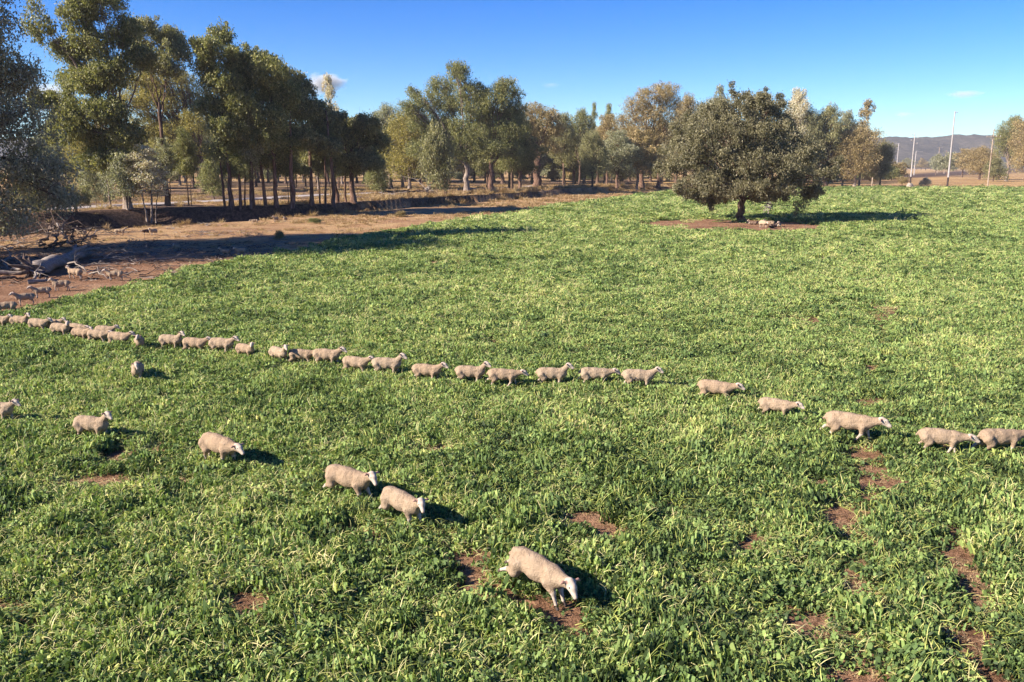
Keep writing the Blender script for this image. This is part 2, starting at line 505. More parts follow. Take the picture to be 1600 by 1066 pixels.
GREEN = [(0.0, (0.050, 0.074, 0.028)), (0.2, (0.098, 0.155, 0.052)), (0.4, (0.185, 0.268, 0.080)), (0.6, (0.285, 0.375, 0.115)), (0.8, (0.42, 0.46, 0.14)), (1.0, (0.62, 0.53, 0.20))]
crop_leaf = leaf_mat('crop_leaf', GREEN, extra='itint', trans=0.30, rough=0.62, spec=0.22)
crop_stem = leaf_mat('crop_stem', [(0.0, (0.18, 0.24, 0.04)), (0.4, (0.34, 0.40, 0.08)), (0.7, (0.50, 0.52, 0.14)), (1.0, (0.66, 0.58, 0.28))], extra='itint', trans=0.25, rough=0.5)
dry_leaf = leaf_mat('dry_grass_blade', [(0.0, (0.16, 0.09, 0.045)), (0.5, (0.38, 0.25, 0.13)), (1.0, (0.58, 0.44, 0.26))], extra='itint', trans=0.3, rough=0.7, spec=0.1)

def scatter(name, host_mat_unused, points, rots, scls, vis, tints, sources):
    """one object: instances of small plants on its own points"""
    me = bpy.data.meshes.new(name)
    n = len(points)
    me.vertices.add(n); me.vertices.foreach_set('co', np.asarray(points, np.float32).ravel())
    attr(me, 'rot', 'FLOAT_VECTOR', 'POINT', np.asarray(rots, np.float32))
    attr(me, 'scl', 'FLOAT_VECTOR', 'POINT', np.asarray(scls, np.float32))
    attr(me, 'vi', 'INT', 'POINT', np.asarray(vis, np.int32))
    attr(me, 'itint', 'FLOAT', 'POINT', np.asarray(tints, np.float32))
    me.update()
    o = link(name, me)
    col = bpy.data.collections.new(name + '_plants')
    for i, sm in enumerate(sources):
        so = bpy.data.objects.new('%s_plant_%02d' % (name, i), sm)
        col.objects.link(so)
    ng = bpy.data.node_groups.new(name + '_scatter', 'GeometryNodeTree')
    ng.interface.new_socket('Geometry', in_out='INPUT', socket_type='NodeSocketGeometry')
    ng.interface.new_socket('Geometry', in_out='OUTPUT', socket_type='NodeSocketGeometry')
    gi = ng.nodes.new('NodeGroupInput'); go = ng.nodes.new('NodeGroupOutput')
    ci = ng.nodes.new('GeometryNodeCollectionInfo')
    ci.inputs['Collection'].default_value = col
    ci.inputs['Separate Children'].default_value = True
    ci.inputs['Reset Children'].default_value = True
    ip = ng.nodes.new('GeometryNodeInstanceOnPoints')
    ip.inputs['Pick Instance'].default_value = True
    def na(nm, typ):
        a = ng.nodes.new('GeometryNodeInputNamedAttribute'); a.data_type = typ
        a.inputs['Name'].default_value = nm
        return a.outputs[0]
    er = ng.nodes.new('FunctionNodeEulerToRotation')
    ng.links.new(na('rot', 'FLOAT_VECTOR'), er.inputs[0])
    ng.links.new(gi.outputs[0], ip.inputs['Points'])
    ng.links.new(ci.outputs[0], ip.inputs['Instance'])
    ng.links.new(na('vi', 'INT'), ip.inputs['Instance Index'])
    ng.links.new(er.outputs[0], ip.inputs['Rotation'])
    ng.links.new(na('scl', 'FLOAT_VECTOR'), ip.inputs['Scale'])
    ng.links.new(ip.outputs[0], go.inputs[0])
    md = o.modifiers.new('scatter', 'NODES'); md.node_group = ng
    return o

rng = np.random.RandomState(7)
crop_src = []
for i in range(8): crop_src.append(clump(100 + i, 'broad_leaf_clump', 230, 34, [crop_leaf, crop_stem]))
for i in range(4): crop_src.append(clump(200 + i, 'grassy_clump', 170, 54, [crop_leaf, crop_stem]))
for i in range(2): crop_src.append(clump(300 + i, 'straw_clump', 90, 50, [crop_leaf, crop_stem]))

cx_, cy_, cs_ = [], [], []
yy = 6.0
while yy < 285:
    st = 0.24 * max(1.0, yy / 26.0) ** 0.72
    hw = 0.66 * yy + 5
    xa = np.arange(-hw, hw, st)
    cx_.append(xa + rng.uniform(-0.55, 0.55, len(xa)) * st); cy_.append(yy + rng.uniform(-0.55, 0.55, len(xa)) * st); cs_.append(np.full(len(xa), st))
    yy += st
cx_ = np.concatenate(cx_); cy_ = np.concatenate(cy_); cs_ = np.concatenate(cs_)
bwn = bare_w(cx_, cy_)
keep = (rng.rand(len(cx_)) < crop_w(cx_, cy_)) & (rng.rand(len(cx_)) > np.where(cy_ < 60, 0.88, 0.985) * bwn)
gaps = fbm(cx_ * 0.9, cy_ * 0.9, 141, 3)
keep &= (gaps > 0.27) | (rng.rand(len(cx_)) < 0.35)
cx_, cy_, cs_, gaps = cx_[keep], cy_[keep], cs_[keep], gaps[keep] * (1 - 0.75 * bwn[keep])
N = len(cx_)
cz_ = height(cx_, cy_) - 0.02
big = fbm(cx_ * 0.16, cy_ * 0.16, 151, 4); mid = fbm(cx_ * 0.8, cy_ * 0.8, 161, 3)
patch = big * 0.45 + mid * 0.55
bright = np.clip((np.hypot(cx_, cy_) - 12) / 60, 0, 1)
pv = patch + rng.normal(0, 0.07, N) + 0.10 * bright
vi = np.where(pv < 0.54, rng.randint(0, 8, N), rng.randint(8, 12, N))
bk = bwn[keep]
vi = np.where((rng.rand(N) < 0.035) | (pv > 0.80) | ((bk > 0.02) & (cy_ < 70) & (rng.rand(N) < 0.75)), rng.randint(12, 14, N), vi)
sxy = cs_ / 0.24 * rng.uniform(0.55, 1.15, N) * 0.92
sz = ((0.25 + 1.5 * np.clip(gaps, 0, 1) ** 1.1) * (1 - 0.35 * bright) + 0.32 * bright) * rng.uniform(0.7, 1.3, N) ** (1 - 0.4 * bright) * np.clip(1 + (cs_ - 0.24) * 0.35, 1, 1.7)
itint = np.clip(0.51 + (patch - 0.5) * 0.9 + rng.normal(0, 1, N) * (0.15 - 0.07 * bright) + 0.13 * bright, 0, 1)
crop = scatter('crop', None, np.stack([cx_, cy_, cz_], 1), np.stack([rng.normal(0, .25, N), rng.normal(0, .25, N), rng.rand(N) * 6.283], 1), np.stack([sxy, sxy, sz], 1), vi, itint, crop_src)
tag(crop, 'dense knee-high green forage crop covering the paddock', 'crop', None, 'stuff')
print('crop plants', N)

# dry grass
def tuft(seed, n, hgt, spread, wid):
    rng = np.random.RandomState(seed); V = []; F = []; T = []
    for i in range(n):
        a = rng.rand() * 6.283; r = spread * math.sqrt(rng.rand()); el = rng.uniform(0.5, 1.4); a2 = rng.rand() * 6.283
        vs, q = leaf_quads(rng, (r * math.cos(a), r * math.sin(a), 0), (math.cos(a2) * math.cos(el), math.sin(a2) * math.cos(el), math.sin(el)), hgt * rng.uniform(0.5, 1.1), wid, 3, rng.uniform(0.3, 1.4))
        b = len(V); V.extend(vs); F.extend([tuple(b + k for k in f) for f in q]); T.extend([np.clip(rng.normal(0.5, 0.2), 0, 1)] * len(vs))
    me = mesh_np('dry_tuft', np.array(V), np.array(F), [dry_leaf]); attr(me, 'tint', 'FLOAT', 'POINT', np.array(T, np.float32)); return me
dry_src = [tuft(400 + i, 46, 0.34, 0.35, 0.03) for i in range(4)] + [tuft(420 + i, 60, 0.85, 0.28, 0.035) for i in range(3)]
M_ = 90000
gx = rng.uniform(-120, 140, M_); gy = rng.uniform(50, 300, M_)
cwx = crop_w(gx, gy)
e1, t1, _ = seg_dist(gx, gy, LIP); e2, t2, _ = seg_dist(gx, gy, FAR)
nn = fbm(gx * 0.15, gy * 0.15, 171, 4)
near_verge = (t1 < 0) & (cwx < 0.3)
red_zone = np.clip((92 - gy) / 25, 0, 1) * (gx < 10)
p = np.where(near_verge, np.clip((nn - 0.42) * 3.2, 0, 0.7) * (1 - red_zone) * (bare_w(gx, gy) < 0.2), 0)
lip = (np.abs(e1) < 1.6) & (gy > 90)
p = np.where(lip, np.clip((nn - 0.35) * 4, 0, 1), p)
p = np.where((t2 > 0) & (e2 < 80), np.clip((nn - 0.46) * 4, 0, 0.8), p)
p = np.where((t1 > 0) & (t2 < 0) & ~lip, np.where(gy < 110, 0.16, 0.02), p)
lonep = P(1158, 348)
kp = (rng.rand(M_) < p) & (np.abs(gx) < 0.66 * gy + 6) & ~((inside(gx, gy, CROP_POLY)) & (cwx > 0.5))
rdd, _, _ = seg_dist(gx, gy, RD)
kp &= rdd > 3.0
gx, gy, lip, e2k, t2k = gx[kp], gy[kp], lip[kp], e2[kp], t2[kp]
lx = []; ly = []
for (a_, b_, r_) in BARE:
    if a_[1] > 60: continue
    m_ = int((math.dist(a_, b_) + 2 * r_) * r_ * 48) + 6
    u_ = rng.rand(m_)
    lx.append(a_[0] + (b_[0] - a_[0]) * u_ + rng.normal(0, r_ * 1.1, m_)); ly.append(a_[1] + (b_[1] - a_[1]) * u_ + rng.normal(0, r_ * 1.1, m_))
lx = np.concatenate(lx); ly = np.concatenate(ly); nl_ = len(lx)
gx = np.concatenate([gx, lx]); gy = np.concatenate([gy, ly]); lip = np.concatenate([lip, np.zeros(nl_, bool)])
e2k = np.concatenate([e2k, np.full(nl_, 99.)]); t2k = np.concatenate([t2k, np.full(nl_, -1.)])
n = len(gx)
tall = (lip & (rng.rand(n) < 0.22)) | ((t2k > 0) & (e2k < 12) & (rng.rand(n) < 0.35))
s = rng.uniform(0.7, 1.5, n) * np.clip(gy / 110, 0.8, 1.6) * np.where(gy < 45, 0.42, 1)
dg = scatter('dry_grass', None, np.stack([gx, gy, height(gx, gy) - 0.02], 1), np.stack([rng.normal(0, .15, n), rng.normal(0, .15, n), rng.rand(n) * 6.28], 1), np.stack([s, s, s * rng.uniform(0.6, 1.1, n) * np.where(gy < 45, 0.35, 1)], 1), np.where(tall, rng.randint(4, 7, n), rng.randint(0, 4, n)), np.clip(rng.normal(0.5, 0.18, n), 0, 1), dry_src)
tag(dg, 'tufts of dry straw-coloured grass along the creek and under the trees', 'dry grass', None, 'stuff')
print('dry tufts', n)

# ------------------------------------------------------------------ trees
def bark_mat(name, a, b, c):
    m = NT(name); p = m.obj()
    mp = m.t.nodes.new('ShaderNodeMapping'); mp.inputs['Scale'].default_value = (3, 3, 0.5); m.l(p, mp.inputs[0])
    n = m.noise(mp.outputs[0], 1.6, 6, 0.7)
    m.principled(m.ramp(n, [(0.32, a), (0.5, b), (0.68, c)]), 0.9, n, 0.6, 0.06, 0.1)
    return m.mat
BARK_DARK = bark_mat('rough_dark_bark', (0.035, 0.022, 0.016), (0.10, 0.062, 0.045), (0.21, 0.145, 0.11))
BARK_PALE = bark_mat('smooth_pale_bark', (0.07, 0.045, 0.033), (0.20, 0.15, 0.12), (0.42, 0.35, 0.30))
BARK_RED = bark_mat('reddish_bark', (0.05, 0.028, 0.02), (0.13, 0.075, 0.052), (0.27, 0.18, 0.14))
def fol(name, dark, midc, lightc, tr=0.38, k=1.55):
    dark, midc, lightc = [tuple(min(0.7, v * k) for v in c_) for c_ in (dark, midc, lightc)]
    return leaf_mat(name, [(0.0, dark), (0.45, midc), (0.8, lightc), (1.0, tuple(min(1, k * 1.25) for k in lightc))], trans=tr, rough=0.5, spec=0.3)
F_OLIVE = fol('olive_foliage', (0.056, 0.060, 0.026), (0.130, 0.134, 0.052), (0.265, 0.240, 0.100))
F_YELLOW = fol('yellow_green_foliage', (0.085, 0.076, 0.023), (0.18, 0.158, 0.046), (0.33, 0.265, 0.085))
F_GREY = fol('grey_green_foliage', (0.068, 0.070, 0.043), (0.165, 0.165, 0.10), (0.35, 0.33, 0.22))
F_DARK = fol('dark_green_foliage', (0.060, 0.056, 0.030), (0.140, 0.135, 0.065), (0.28, 0.255, 0.12))
F_BROWN = fol('bronze_foliage', (0.087, 0.065, 0.032), (0.196, 0.152, 0.072), (0.362, 0.268, 0.138))
F_PALE = fol('pale_dry_foliage', (0.174, 0.138, 0.087), (0.392, 0.326, 0.217), (0.6, 0.536, 0.392))
F_LONE = fol('grey_olive_foliage', (0.055, 0.050, 0.030), (0.122, 0.110, 0.062), (0.22, 0.195, 0.118))
F_EDGE = fol('grey_brown_foliage', (0.085, 0.078, 0.052), (0.19, 0.175, 0.115), (0.38, 0.34, 0.24))

def bez(a, b, c, n):
    t = np.linspace(0, 1, n)[:, None]
    return (1 - t) ** 2 * a + 2 * t * (1 - t) * b + t ** 2 * c

def build_tree(seed, lobes, trunk_r, fork_h, leaves, leaf=(0.36, 0.17), lean=(0, 0), cl_r=(0.8, 1.6), extra_trunks=(), droop=1.0, ncl=1.0, limb_k=1.0, loosek=0.55):
    """lobes: (x, y, z, rx, ry, rz) in metres from the base"""
    rng = np.random.RandomState(seed)
    tb = MB()
    top = np.array([lean[0], lean[1], fork_h])
    tp = bez(np.zeros(3) + [0, 0, -0.3], np.array([lean[0] * 0.2 + rng.normal(0, .25), lean[1] * 0.2 + rng.normal(0, .25), fork_h * 0.5]), top, 9)
    tp[1:-1, :2] += rng.normal(0, trunk_r * 0.16, (7, 2))
    rr = np.linspace(1, 0.68, 9) * trunk_r; rr[0] *= 1.55; rr[1] *= 1.1
    tb.tube(tp, rr, 9)
    for ex, ey, er, eh, tx, ty in extra_trunks:
        q = bez(np.array([ex, ey, -0.3]), np.array([ex * 1.1, ey * 1.1, eh * 0.5]), np.array([tx, ty, eh]), 8)
        q[1:-1, :2] += rng.normal(0, er * 0.4, (6, 2))
        tb.tube(q, np.linspace(er * 1.25, er * 0.4, 8), 7)
    C = []; RAD = []; W = []
    for (x, y, z, rx, ry, rz) in lobes:
        c = np.array([x, y, z], float)
        h0 = rng.uniform(0.72, 1.0)
        start = tp[int(round(h0 * 8))]
        mid = np.array([start[0] * 0.55 + x * 0.45, start[1] * 0.55 + y * 0.45, start[2] * 0.45 + (z - 0.2 * rz) * 0.55 + 0.5])
        mid += rng.normal(0, 0.5, 3)
        endp = c + np.array([0, 0, rz * 0.25])
        lp = bez(start, mid, endp, 11)
        lp[2:-1] += rng.normal(0, 0.12 * math.sqrt(rx), (8, 3))
        lr = trunk_r * 0.42 * limb_k * min(1.2, (rx * rz) ** 0.25 / 1.8)
        tb.tube(lp, np.linspace(lr, lr * 0.16, 11), 6)
        vol = (rx * ry * rz) ** (2 / 3.0)
        k = max(4, int(vol * 1.25 * ncl))
        for j in range(k):
            v = rng.normal(0, 1, 3); v /= np.linalg.norm(v)
            if v[2] < -0.35 and rng.rand() < 0.6: v[2] *= -1
            rad = rng.uniform(0.12, 1.0) ** 0.5 * rng.uniform(0.85, 1.1)
            cc = c + v * np.array([rx, ry, rz]) * rad
            cr = rng.uniform(*cl_r) * min(1.0, 0.55 + 0.18 * min(rx, rz))
            C.append(cc); RAD.append(cr); W.append(cr ** 2)
            i0 = rng.randint(4, 11)
            if j % 2 == 0 or k < 16:
                a = lp[min(i0, 10)]
                m_ = (a + cc) / 2 + np.array([0, 0, 0.25]) + rng.normal(0, 0.25, 3)
                br = lr * rng.uniform(0.22, 0.4)
                tb.tube(bez(a, m_, cc, 5), np.linspace(br, 0.02, 5), 4, cap=False)
                for _ in range(2):
                    e = cc + rng.normal(0, cr * 0.75, 3)
                    tb.tube([m_, (m_ + e) / 2 + rng.normal(0, .12, 3), e], [br * 0.6, br * 0.35, 0.012], 3, cap=False)
    C = np.array(C); RAD = np.array(RAD); W = np.array(W); W /= W.sum()
    idx = rng.choice(len(C), leaves, p=W)
    d = rng.normal(0, 1, (leaves, 3)); d /= np.linalg.norm(d, axis=1)[:, None]
    rad = RAD[idx] * rng.uniform(0.15, 1.0, leaves) ** 0.5
    # each cluster sits in an irregular clump: several sub-sprays
    sub = rng.normal(0, 0.5, (len(C), 5, 3)) * RAD[:, None, None]
    sb = sub[idx, rng.randint(0, 5, leaves)]
    ctr = C[idx] + sb + d * rad[:, None] * np.array([0.50, 0.50, 0.58])
    loose = rng.rand(leaves) < loosek
    LB = np.array(lobes); lw = (LB[:, 3] * LB[:, 5]); li = rng.choice(len(LB), leaves, p=lw / lw.sum())
    lctr = LB[li, :3] + d * LB[li, 3:6] * (rng.uniform(0.05, 1.0, leaves) ** 0.42)[:, None] * rng.uniform(0.9, 1.22, leaves)[:, None]
    ctr = np.where(loose[:, None], lctr, ctr)
    # open gaps between sprays
    gp_ = vnoise(ctr[:, 0] * 0.75 + ctr[:, 2] * 0.5 + seed, ctr[:, 1] * 0.75 - ctr[:, 2] * 0.62, seed)
    ok = gp_ > 0.37
    ctr = np.where(ok[:, None], ctr, np.roll(ctr, 1, 0) * 1.0 + rng.normal(0, 0.25, ctr.shape))
    # leaf frames: long axis hangs down with scatter
    ax = rng.normal(0, 0.75, (leaves, 3)); ax[:, 2] -= droop; ax /= np.linalg.norm(ax, axis=1)[:, None]
    sd = np.cross(ax, rng.normal(0, 1, (leaves, 3))); sd /= (np.linalg.norm(sd, axis=1)[:, None] + 1e-6)
    L = leaf[0] * rng.uniform(0.6, 1.35, leaves)[:, None]; Wd = leaf[1] * rng.uniform(0.7, 1.4, leaves)[:, None]
    v0 = ctr - ax * L * 0.5; v2 = ctr + ax * L * 0.5
    v1 = ctr + sd * Wd * 0.5 - ax * L * 0.08; v3 = ctr - sd * Wd * 0.5 - ax * L * 0.08
    VV = np.stack([v0, v1, v2, v3], 1).reshape(-1, 3)
    QQ = np.arange(leaves * 4).reshape(-1, 4)
    ct = rng.normal(0, 0.14, len(C)); big_t = 0.45 + ct[idx] + rng.normal(0, 0.13, leaves)
    lo, hi = C[:, 2].min(), C[:, 2].max()
    lob_t = rng.normal(0, 0.06, leaves)
    T = np.clip(big_t + lob_t, 0, 1)
    crown = mesh_np('crown', VV, QQ, [F_OLIVE])
    attr(crown, 'tint', 'FLOAT', 'POINT', np.repeat(T, 4).astype(np.float32))
    trunk = tb.mesh('trunk', [BARK_DARK])
    return trunk, crown

def rnd_lobes(seed, H, W, low, n, taper=0.6):
    """a crown of uneven lobes between height low and H, about W wide"""
    rng = np.random.RandomState(seed); L = []
    for i in range(n):
        u = (i + 0.5) / n
        z = low + (H - low) * (0.12 + 0.80 * u)
        env = W / 2 * math.sqrt(max(0.05, 1 - (abs(u - 0.42) / 0.62) ** 2.2)) * (1 - 0.15 * u * taper)
        a = i * 2.4 + rng.uniform(-0.5, 0.5)
        r = env * rng.uniform(0.30, 0.70) * (0.5 if u > 0.85 else 1)
        s = env * rng.uniform(0.34, 0.56) + 0.5
        L.append((r * math.cos(a), r * math.sin(a), z, s, s, s * rng.uniform(0.62, 0.95)))
    return L

def thing(name, label, cat, loc, rz=0.0, group=None, scale=None):
    o = bpy.data.objects.new(name, None); COL.objects.link(o)
    o.empty_display_size = 0.2
    o.location = loc; o.rotation_euler = (0, 0, rz)
    if scale is not None: o.scale = scale
    tag(o, label, cat, group)
    return o

def put_tree(meshes, name, label, loc, rz=0, sc=(1, 1, 1), fm=None, bm=None, group=None, cat='tree'):
    o = thing(name, label, cat, loc, rz, group, sc)
    t = link('trunk', meshes[0], o); c_ = link('crown', meshes[1], o)
    if fm:
        c_.material_slots[0].link = 'OBJECT'; c_.material_slots[0].material = fm
    if bm:
        t.material_slots[0].link = 'OBJECT'; t.material_slots[0].material = bm
    return o

# px -> metres across / up at a given base point
def ppm(px, py):
    x, y, z = hit(px, py)
    depth = y * CP + (CAMH - z) * SP
    return FPX / depth

V = {}
V['open'] = (build_tree(11, rnd_lobes(11, 30, 18, 9, 17), 0.55, 9, 30000, (0.40, 0.19)), 30, 18)
V['tall'] = (build_tree(12, rnd_lobes(12, 30, 14, 6, 19), 0.45, 10, 30000, (0.40, 0.19)), 30, 14)
V['slim'] = (build_tree(13, rnd_lobes(13, 24, 9, 8, 13), 0.26, 10, 16000, (0.36, 0.17), extra_trunks=[(0.8, 0.3, 0.13, 12, 1.8, 0.8)]), 24, 9)
V['slim2'] = (build_tree(14, rnd_lobes(14, 24, 8, 6, 12), 0.22, 11, 15000, (0.36, 0.17), lean=(0.9, 0.3), extra_trunks=[(-0.7, 0.4, 0.16, 13, -1.6, 0.8), (0.3, -0.8, 0.11, 11, 1.0, -1.7)]), 24, 8)
V['broad'] = (build_tree(15, rnd_lobes(15, 22, 20, 4.5, 17), 0.7, 6, 32000, (0.40, 0.19)), 22, 20)
V['round'] = (build_tree(16, rnd_lobes(16, 20, 18, 2.5, 18, 0.3), 0.6, 5, 34000, (0.38, 0.18)), 20, 18)
V['low'] = (build_tree(17, rnd_lobes(17, 10, 9, 0.6, 11), 0.22, 2.5, 13000, (0.30, 0.15), cl_r=(0.6, 1.0)), 10, 9)
V['low2'] = (build_tree(18, rnd_lobes(18, 9, 8, 1.6, 9), 0.2, 3, 9000, (0.30, 0.15), cl_r=(0.5, 0.9), extra_trunks=[(0.4, 0.2, 0.1, 5, 1.2, 0.8)]), 9, 8)
V['far'] = (build_tree(19, rnd_lobes(19, 20, 13, 4, 12), 0.4, 7, 9000, (0.6, 0.28)), 20, 13)
V['far2'] = (build_tree(20, rnd_lobes(20, 22, 10, 5, 11), 0.35, 9, 8000, (0.6, 0.28)), 22, 10)
V['spire'] = (build_tree(21, [(0, 0, 20, 1.6, 1.6, 1.6), (0.9, 0, 17, 1.8, 1.8, 1.5), (-1.2, 0.5, 14, 1.8, 1.8, 1.4), (1.0, -.5, 11.5, 2.0, 2.0, 1.4), (-0.4, 0, 22.5, 1.1, 1.1, 1.3)], 0.25, 12, 5500, (0.36, 0.17)), 24, 5)
V['gnarl'] = (build_tree(22, rnd_lobes(22, 24, 13, 8, 11), 0.95, 7, 15000, (0.40, 0.19), limb_k=1.3), 24, 13)

def T(kind, px, py, top, width, label, fm, bm=None, rz=None, name='gum_tree', group=None, dz=None):
    x, y, z = hit(px, py)
    k = FPX / (y * CP + (CAMH - z) * SP)
    m, H0, W0 = V[kind]
    H = (py - top) / k; W = width / k
    if rz is None: rz = (px * 7.13 + py) % 6.283
    return put_tree(m, name, label, (x, y, z), rz, (W / W0, W / W0, H / H0), fm, bm, group)

# --- the big tree whose trunk stands just outside the frame on the left
bx0, by0, bz0 = hit(-62, 392)
hl = [(-1, 0, 24.5, 4.2, 4.2, 2.8), (3.6, 1, 21.5, 3.0, 3.2, 2.6), (4.8, -1, 17.8, 2.8, 3.0, 2.0), (1, -2, 19, 4.2, 4.0, 3.0), (-4, 1, 18, 4.5, 4.5, 3.5),
      (4.2, 2, 14.2, 3.0, 3.2, 2.2), (5.6, 0, 10.3, 3.0, 3.2, 2.2), (2, -3, 12, 3.8, 3.6, 2.6), (-5, -1, 12, 4.2, 4.2, 3.2), (6.6, 1.5, 6.6, 3.0, 3.0, 2.0),
      (3.0, -2.5, 6.2, 3.4, 3.2, 2.4), (-3, -3, 6.5, 3.8, 3.6, 2.5), (5.0, -1.8, 3.0, 2.6, 2.6, 1.9), (2.4, -3.2, 2.2, 2.4, 2.2, 1.7), (8.2, 1.0, 4.3, 1.8, 2.0, 1.2), (0, 4, 15, 4, 4, 4), (-2, 0, 28, 3.0, 3.0, 2.2)]
put_tree(build_tree(31, hl, 0.65, 8, 125000, (0.27, 0.12), cl_r=(0.9, 1.7), ncl=1.2), 'gum_tree', 'grey-green gum tree cut off by the left edge, foliage hanging to the ground', (bx0, by0, bz0), 0, (1, 1, 1), F_EDGE, BARK_DARK)

# --- the tall olive tree left of the middle, designed lobe by lobe
def hero(px, py, lobes_px, fork, tr, n, seed, label, fm, bm, leaf=(0.34, 0.14), extra=(), ncl=1.5, cl=(0.7, 1.4), depthr=0.9):
    x, y, z = hit(px, py)
    k = FPX / (y * CP + (CAMH - z) * SP)
    rng = np.random.RandomState(seed)
    L = []
    for lx, ly, lrx, lrz in lobes_px:
        L.append(((lx - px) / k, rng.uniform(-1, 1) * 3.0, (py - ly) / k, lrx / k, lrx / k * depthr, lrz / k))
    return put_tree(build_tree(seed, L, tr, fork, int(n * 1.35), leaf, cl_r=cl, extra_trunks=extra, ncl=ncl), 'gum_tree', label, (x, y, z), 0, (1, 1, 1), fm, bm)

hero(200, 326, [(195, 30, 30, 24), (165, 45, 26, 20), (150, 22, 16, 12), (110, 62, 22, 16), (102, 38, 12, 9), (130, 92, 30, 20), (175, 85, 34, 22), (215, 62, 26, 20), (125, 130, 30, 20), (160, 135, 36, 22), (200, 125, 34, 24), (120, 170, 28, 18), (150, 185, 36, 22), (190, 180, 30, 22), (215, 20, 12, 14), (95, 165, 14, 12), (235, 100, 22, 18), (130, 210, 36, 20), (170, 225, 36, 20), (210, 215, 26, 18), (150, 255, 34, 14), (105, 195, 22, 16), (195, 250, 24, 12)],
     11, 0.5, 80000, 41, 'tallest olive gum tree with a ragged leaning top, standing behind the pale dead sapling', F_OLIVE, BARK_PALE)
hero(262, 322, [(250, 60, 22, 16), (275, 70, 26, 18), (295, 90, 18, 16), (240, 85, 20, 14), (262, 108, 28, 18), (290, 118, 22, 14)],
     16, 0.35, 20000, 42, 'dark crowned gum tree rising between the tallest olive tree and the golden tree', F_DARK, BARK_DARK)
hero(318, 301, [(262, 128, 36, 18), (235, 140, 28, 18), (295, 138, 32, 18), (225, 165, 30, 20), (270, 165, 38, 22), (315, 160, 26, 18), (240, 200, 34, 20), (285, 205, 36, 20), (325, 195, 26, 20), (310, 238, 30, 16), (270, 235, 30, 14)],
     6, 1.15, 60000, 43, 'broad golden-green gum tree on a thick dark trunk behind the road', F_YELLOW, BARK_DARK)
hero(362, 325, [(355, 68, 20, 16), (350, 95, 24, 18), (375, 105, 24, 18), (340, 120, 22, 16), (362, 140, 32, 20), (345, 175, 28, 20), (385, 170, 26, 20), (365, 210, 34, 20), (350, 240, 26, 16), (380, 245, 24, 18), (355, 268, 22, 10)],
     11, 0.32, 38000, 44, 'tall gum tree with a narrow peaked crown just right of the golden tree', F_OLIVE, BARK_DARK, extra=[(1.2, 0, 0.18, 13, 2, 0), (2.6, .5, 0.2, 14, 3, 1), (-1.0, .3, 0.15, 11, -2, 1)])
hero(432, 323, [(405, 100, 26, 12), (425, 110, 26, 14), (400, 120, 28, 18), (440, 125, 30, 20), (415, 150, 34, 22), (450, 160, 28, 20), (400, 185, 30, 20), (435, 195, 34, 22), (415, 225, 32, 18), (450, 230, 26, 16), (425, 252, 34, 12), (395, 250, 22, 14), (440, 268, 22, 8)],
     10, 0.30, 46000, 45, 'dense dark gum tree with a flat sloping top over thin trunks on the creek bank', F_OLIVE, BARK_RED, extra=[(-1.6, 0.3, 0.22, 13, -3, 1), (2.2, 0.2, 0.3, 14, 2.6, 0.6), (-3.4, .2, 0.14, 11, -3.8, 1)])
hero(487, 321, [(458, 128, 22, 12), (478, 148, 22, 14), (460, 155, 28, 18), (496, 178, 24, 16), (475, 180, 32, 22), (505, 200, 28, 20), (480, 222, 32, 18), (515, 235, 24, 14), (485, 252, 30, 12), (470, 268, 18, 7)],
     10, 0.30, 40000, 46, 'dark gum tree whose right shoulder slopes down towards the low end of the bank clump', F_DARK, BARK_RED, extra=[(2.0, 0.3, 0.16, 12, 2.6, 1), (3.3, -.3, 0.26, 14, 2.6, 0.6)])
hero(552, 316, [(530, 190, 22, 10), (555, 200, 26, 12), (520, 200, 24, 14), (580, 200, 24, 16), (545, 220, 34, 18), (590, 225, 22, 16), (530, 250, 28, 14), (565, 252, 30, 14), (545, 268, 24, 9), (585, 258, 22, 12)],
     8, 0.45, 40000, 47, 'low dark spreading gum tree at the right end of the bank clump', F_DARK, BARK_RED, extra=[(-2.6, 0.3, 0.3, 9, -3, 1), (-1.2, .3, 0.16, 9, -1, 1)])
hero(730, 300, [(720, 122, 18, 16), (690, 140, 24, 16), (735, 150, 26, 18), (665, 165, 22, 16), (700, 170, 30, 18), (745, 175, 26, 18), (680, 200, 30, 20), (720, 205, 30, 20), (655, 195, 18, 14), (700, 232, 26, 14), (640, 175, 18, 12), (745, 215, 24, 18), (650, 150, 12, 8), (660, 235, 26, 14), (730, 245, 26, 12)],
     9, 0.75, 62000, 48, 'tall gum tree with white forking limbs and peaked top, middle of the tree line', F_OLIVE, BARK_PALE)
hero(768, 300, [(790, 142, 20, 12), (770, 160, 26, 16), (805, 155, 14, 12), (800, 180, 24, 16), (765, 190, 28, 18), (790, 210, 28, 18), (815, 205, 16, 14), (770, 232, 28, 14), (800, 238, 22, 12)],
     7, 0.8, 40000, 49, 'leafy olive gum tree on a red-brown trunk, right of the tall white-limbed tree', F_OLIVE, BARK_RED)
hero(840, 293, [(830, 178, 24, 12), (855, 188, 22, 14), (820, 200, 24, 14), (850, 210, 26, 14), (870, 205, 16, 12), (830, 225, 22, 10), (862, 232, 20, 10)],
     9, 1.25, 26000, 50, 'old gnarled gum tree with a swollen dark trunk and bare white broken limbs', F_BROWN, BARK_RED)
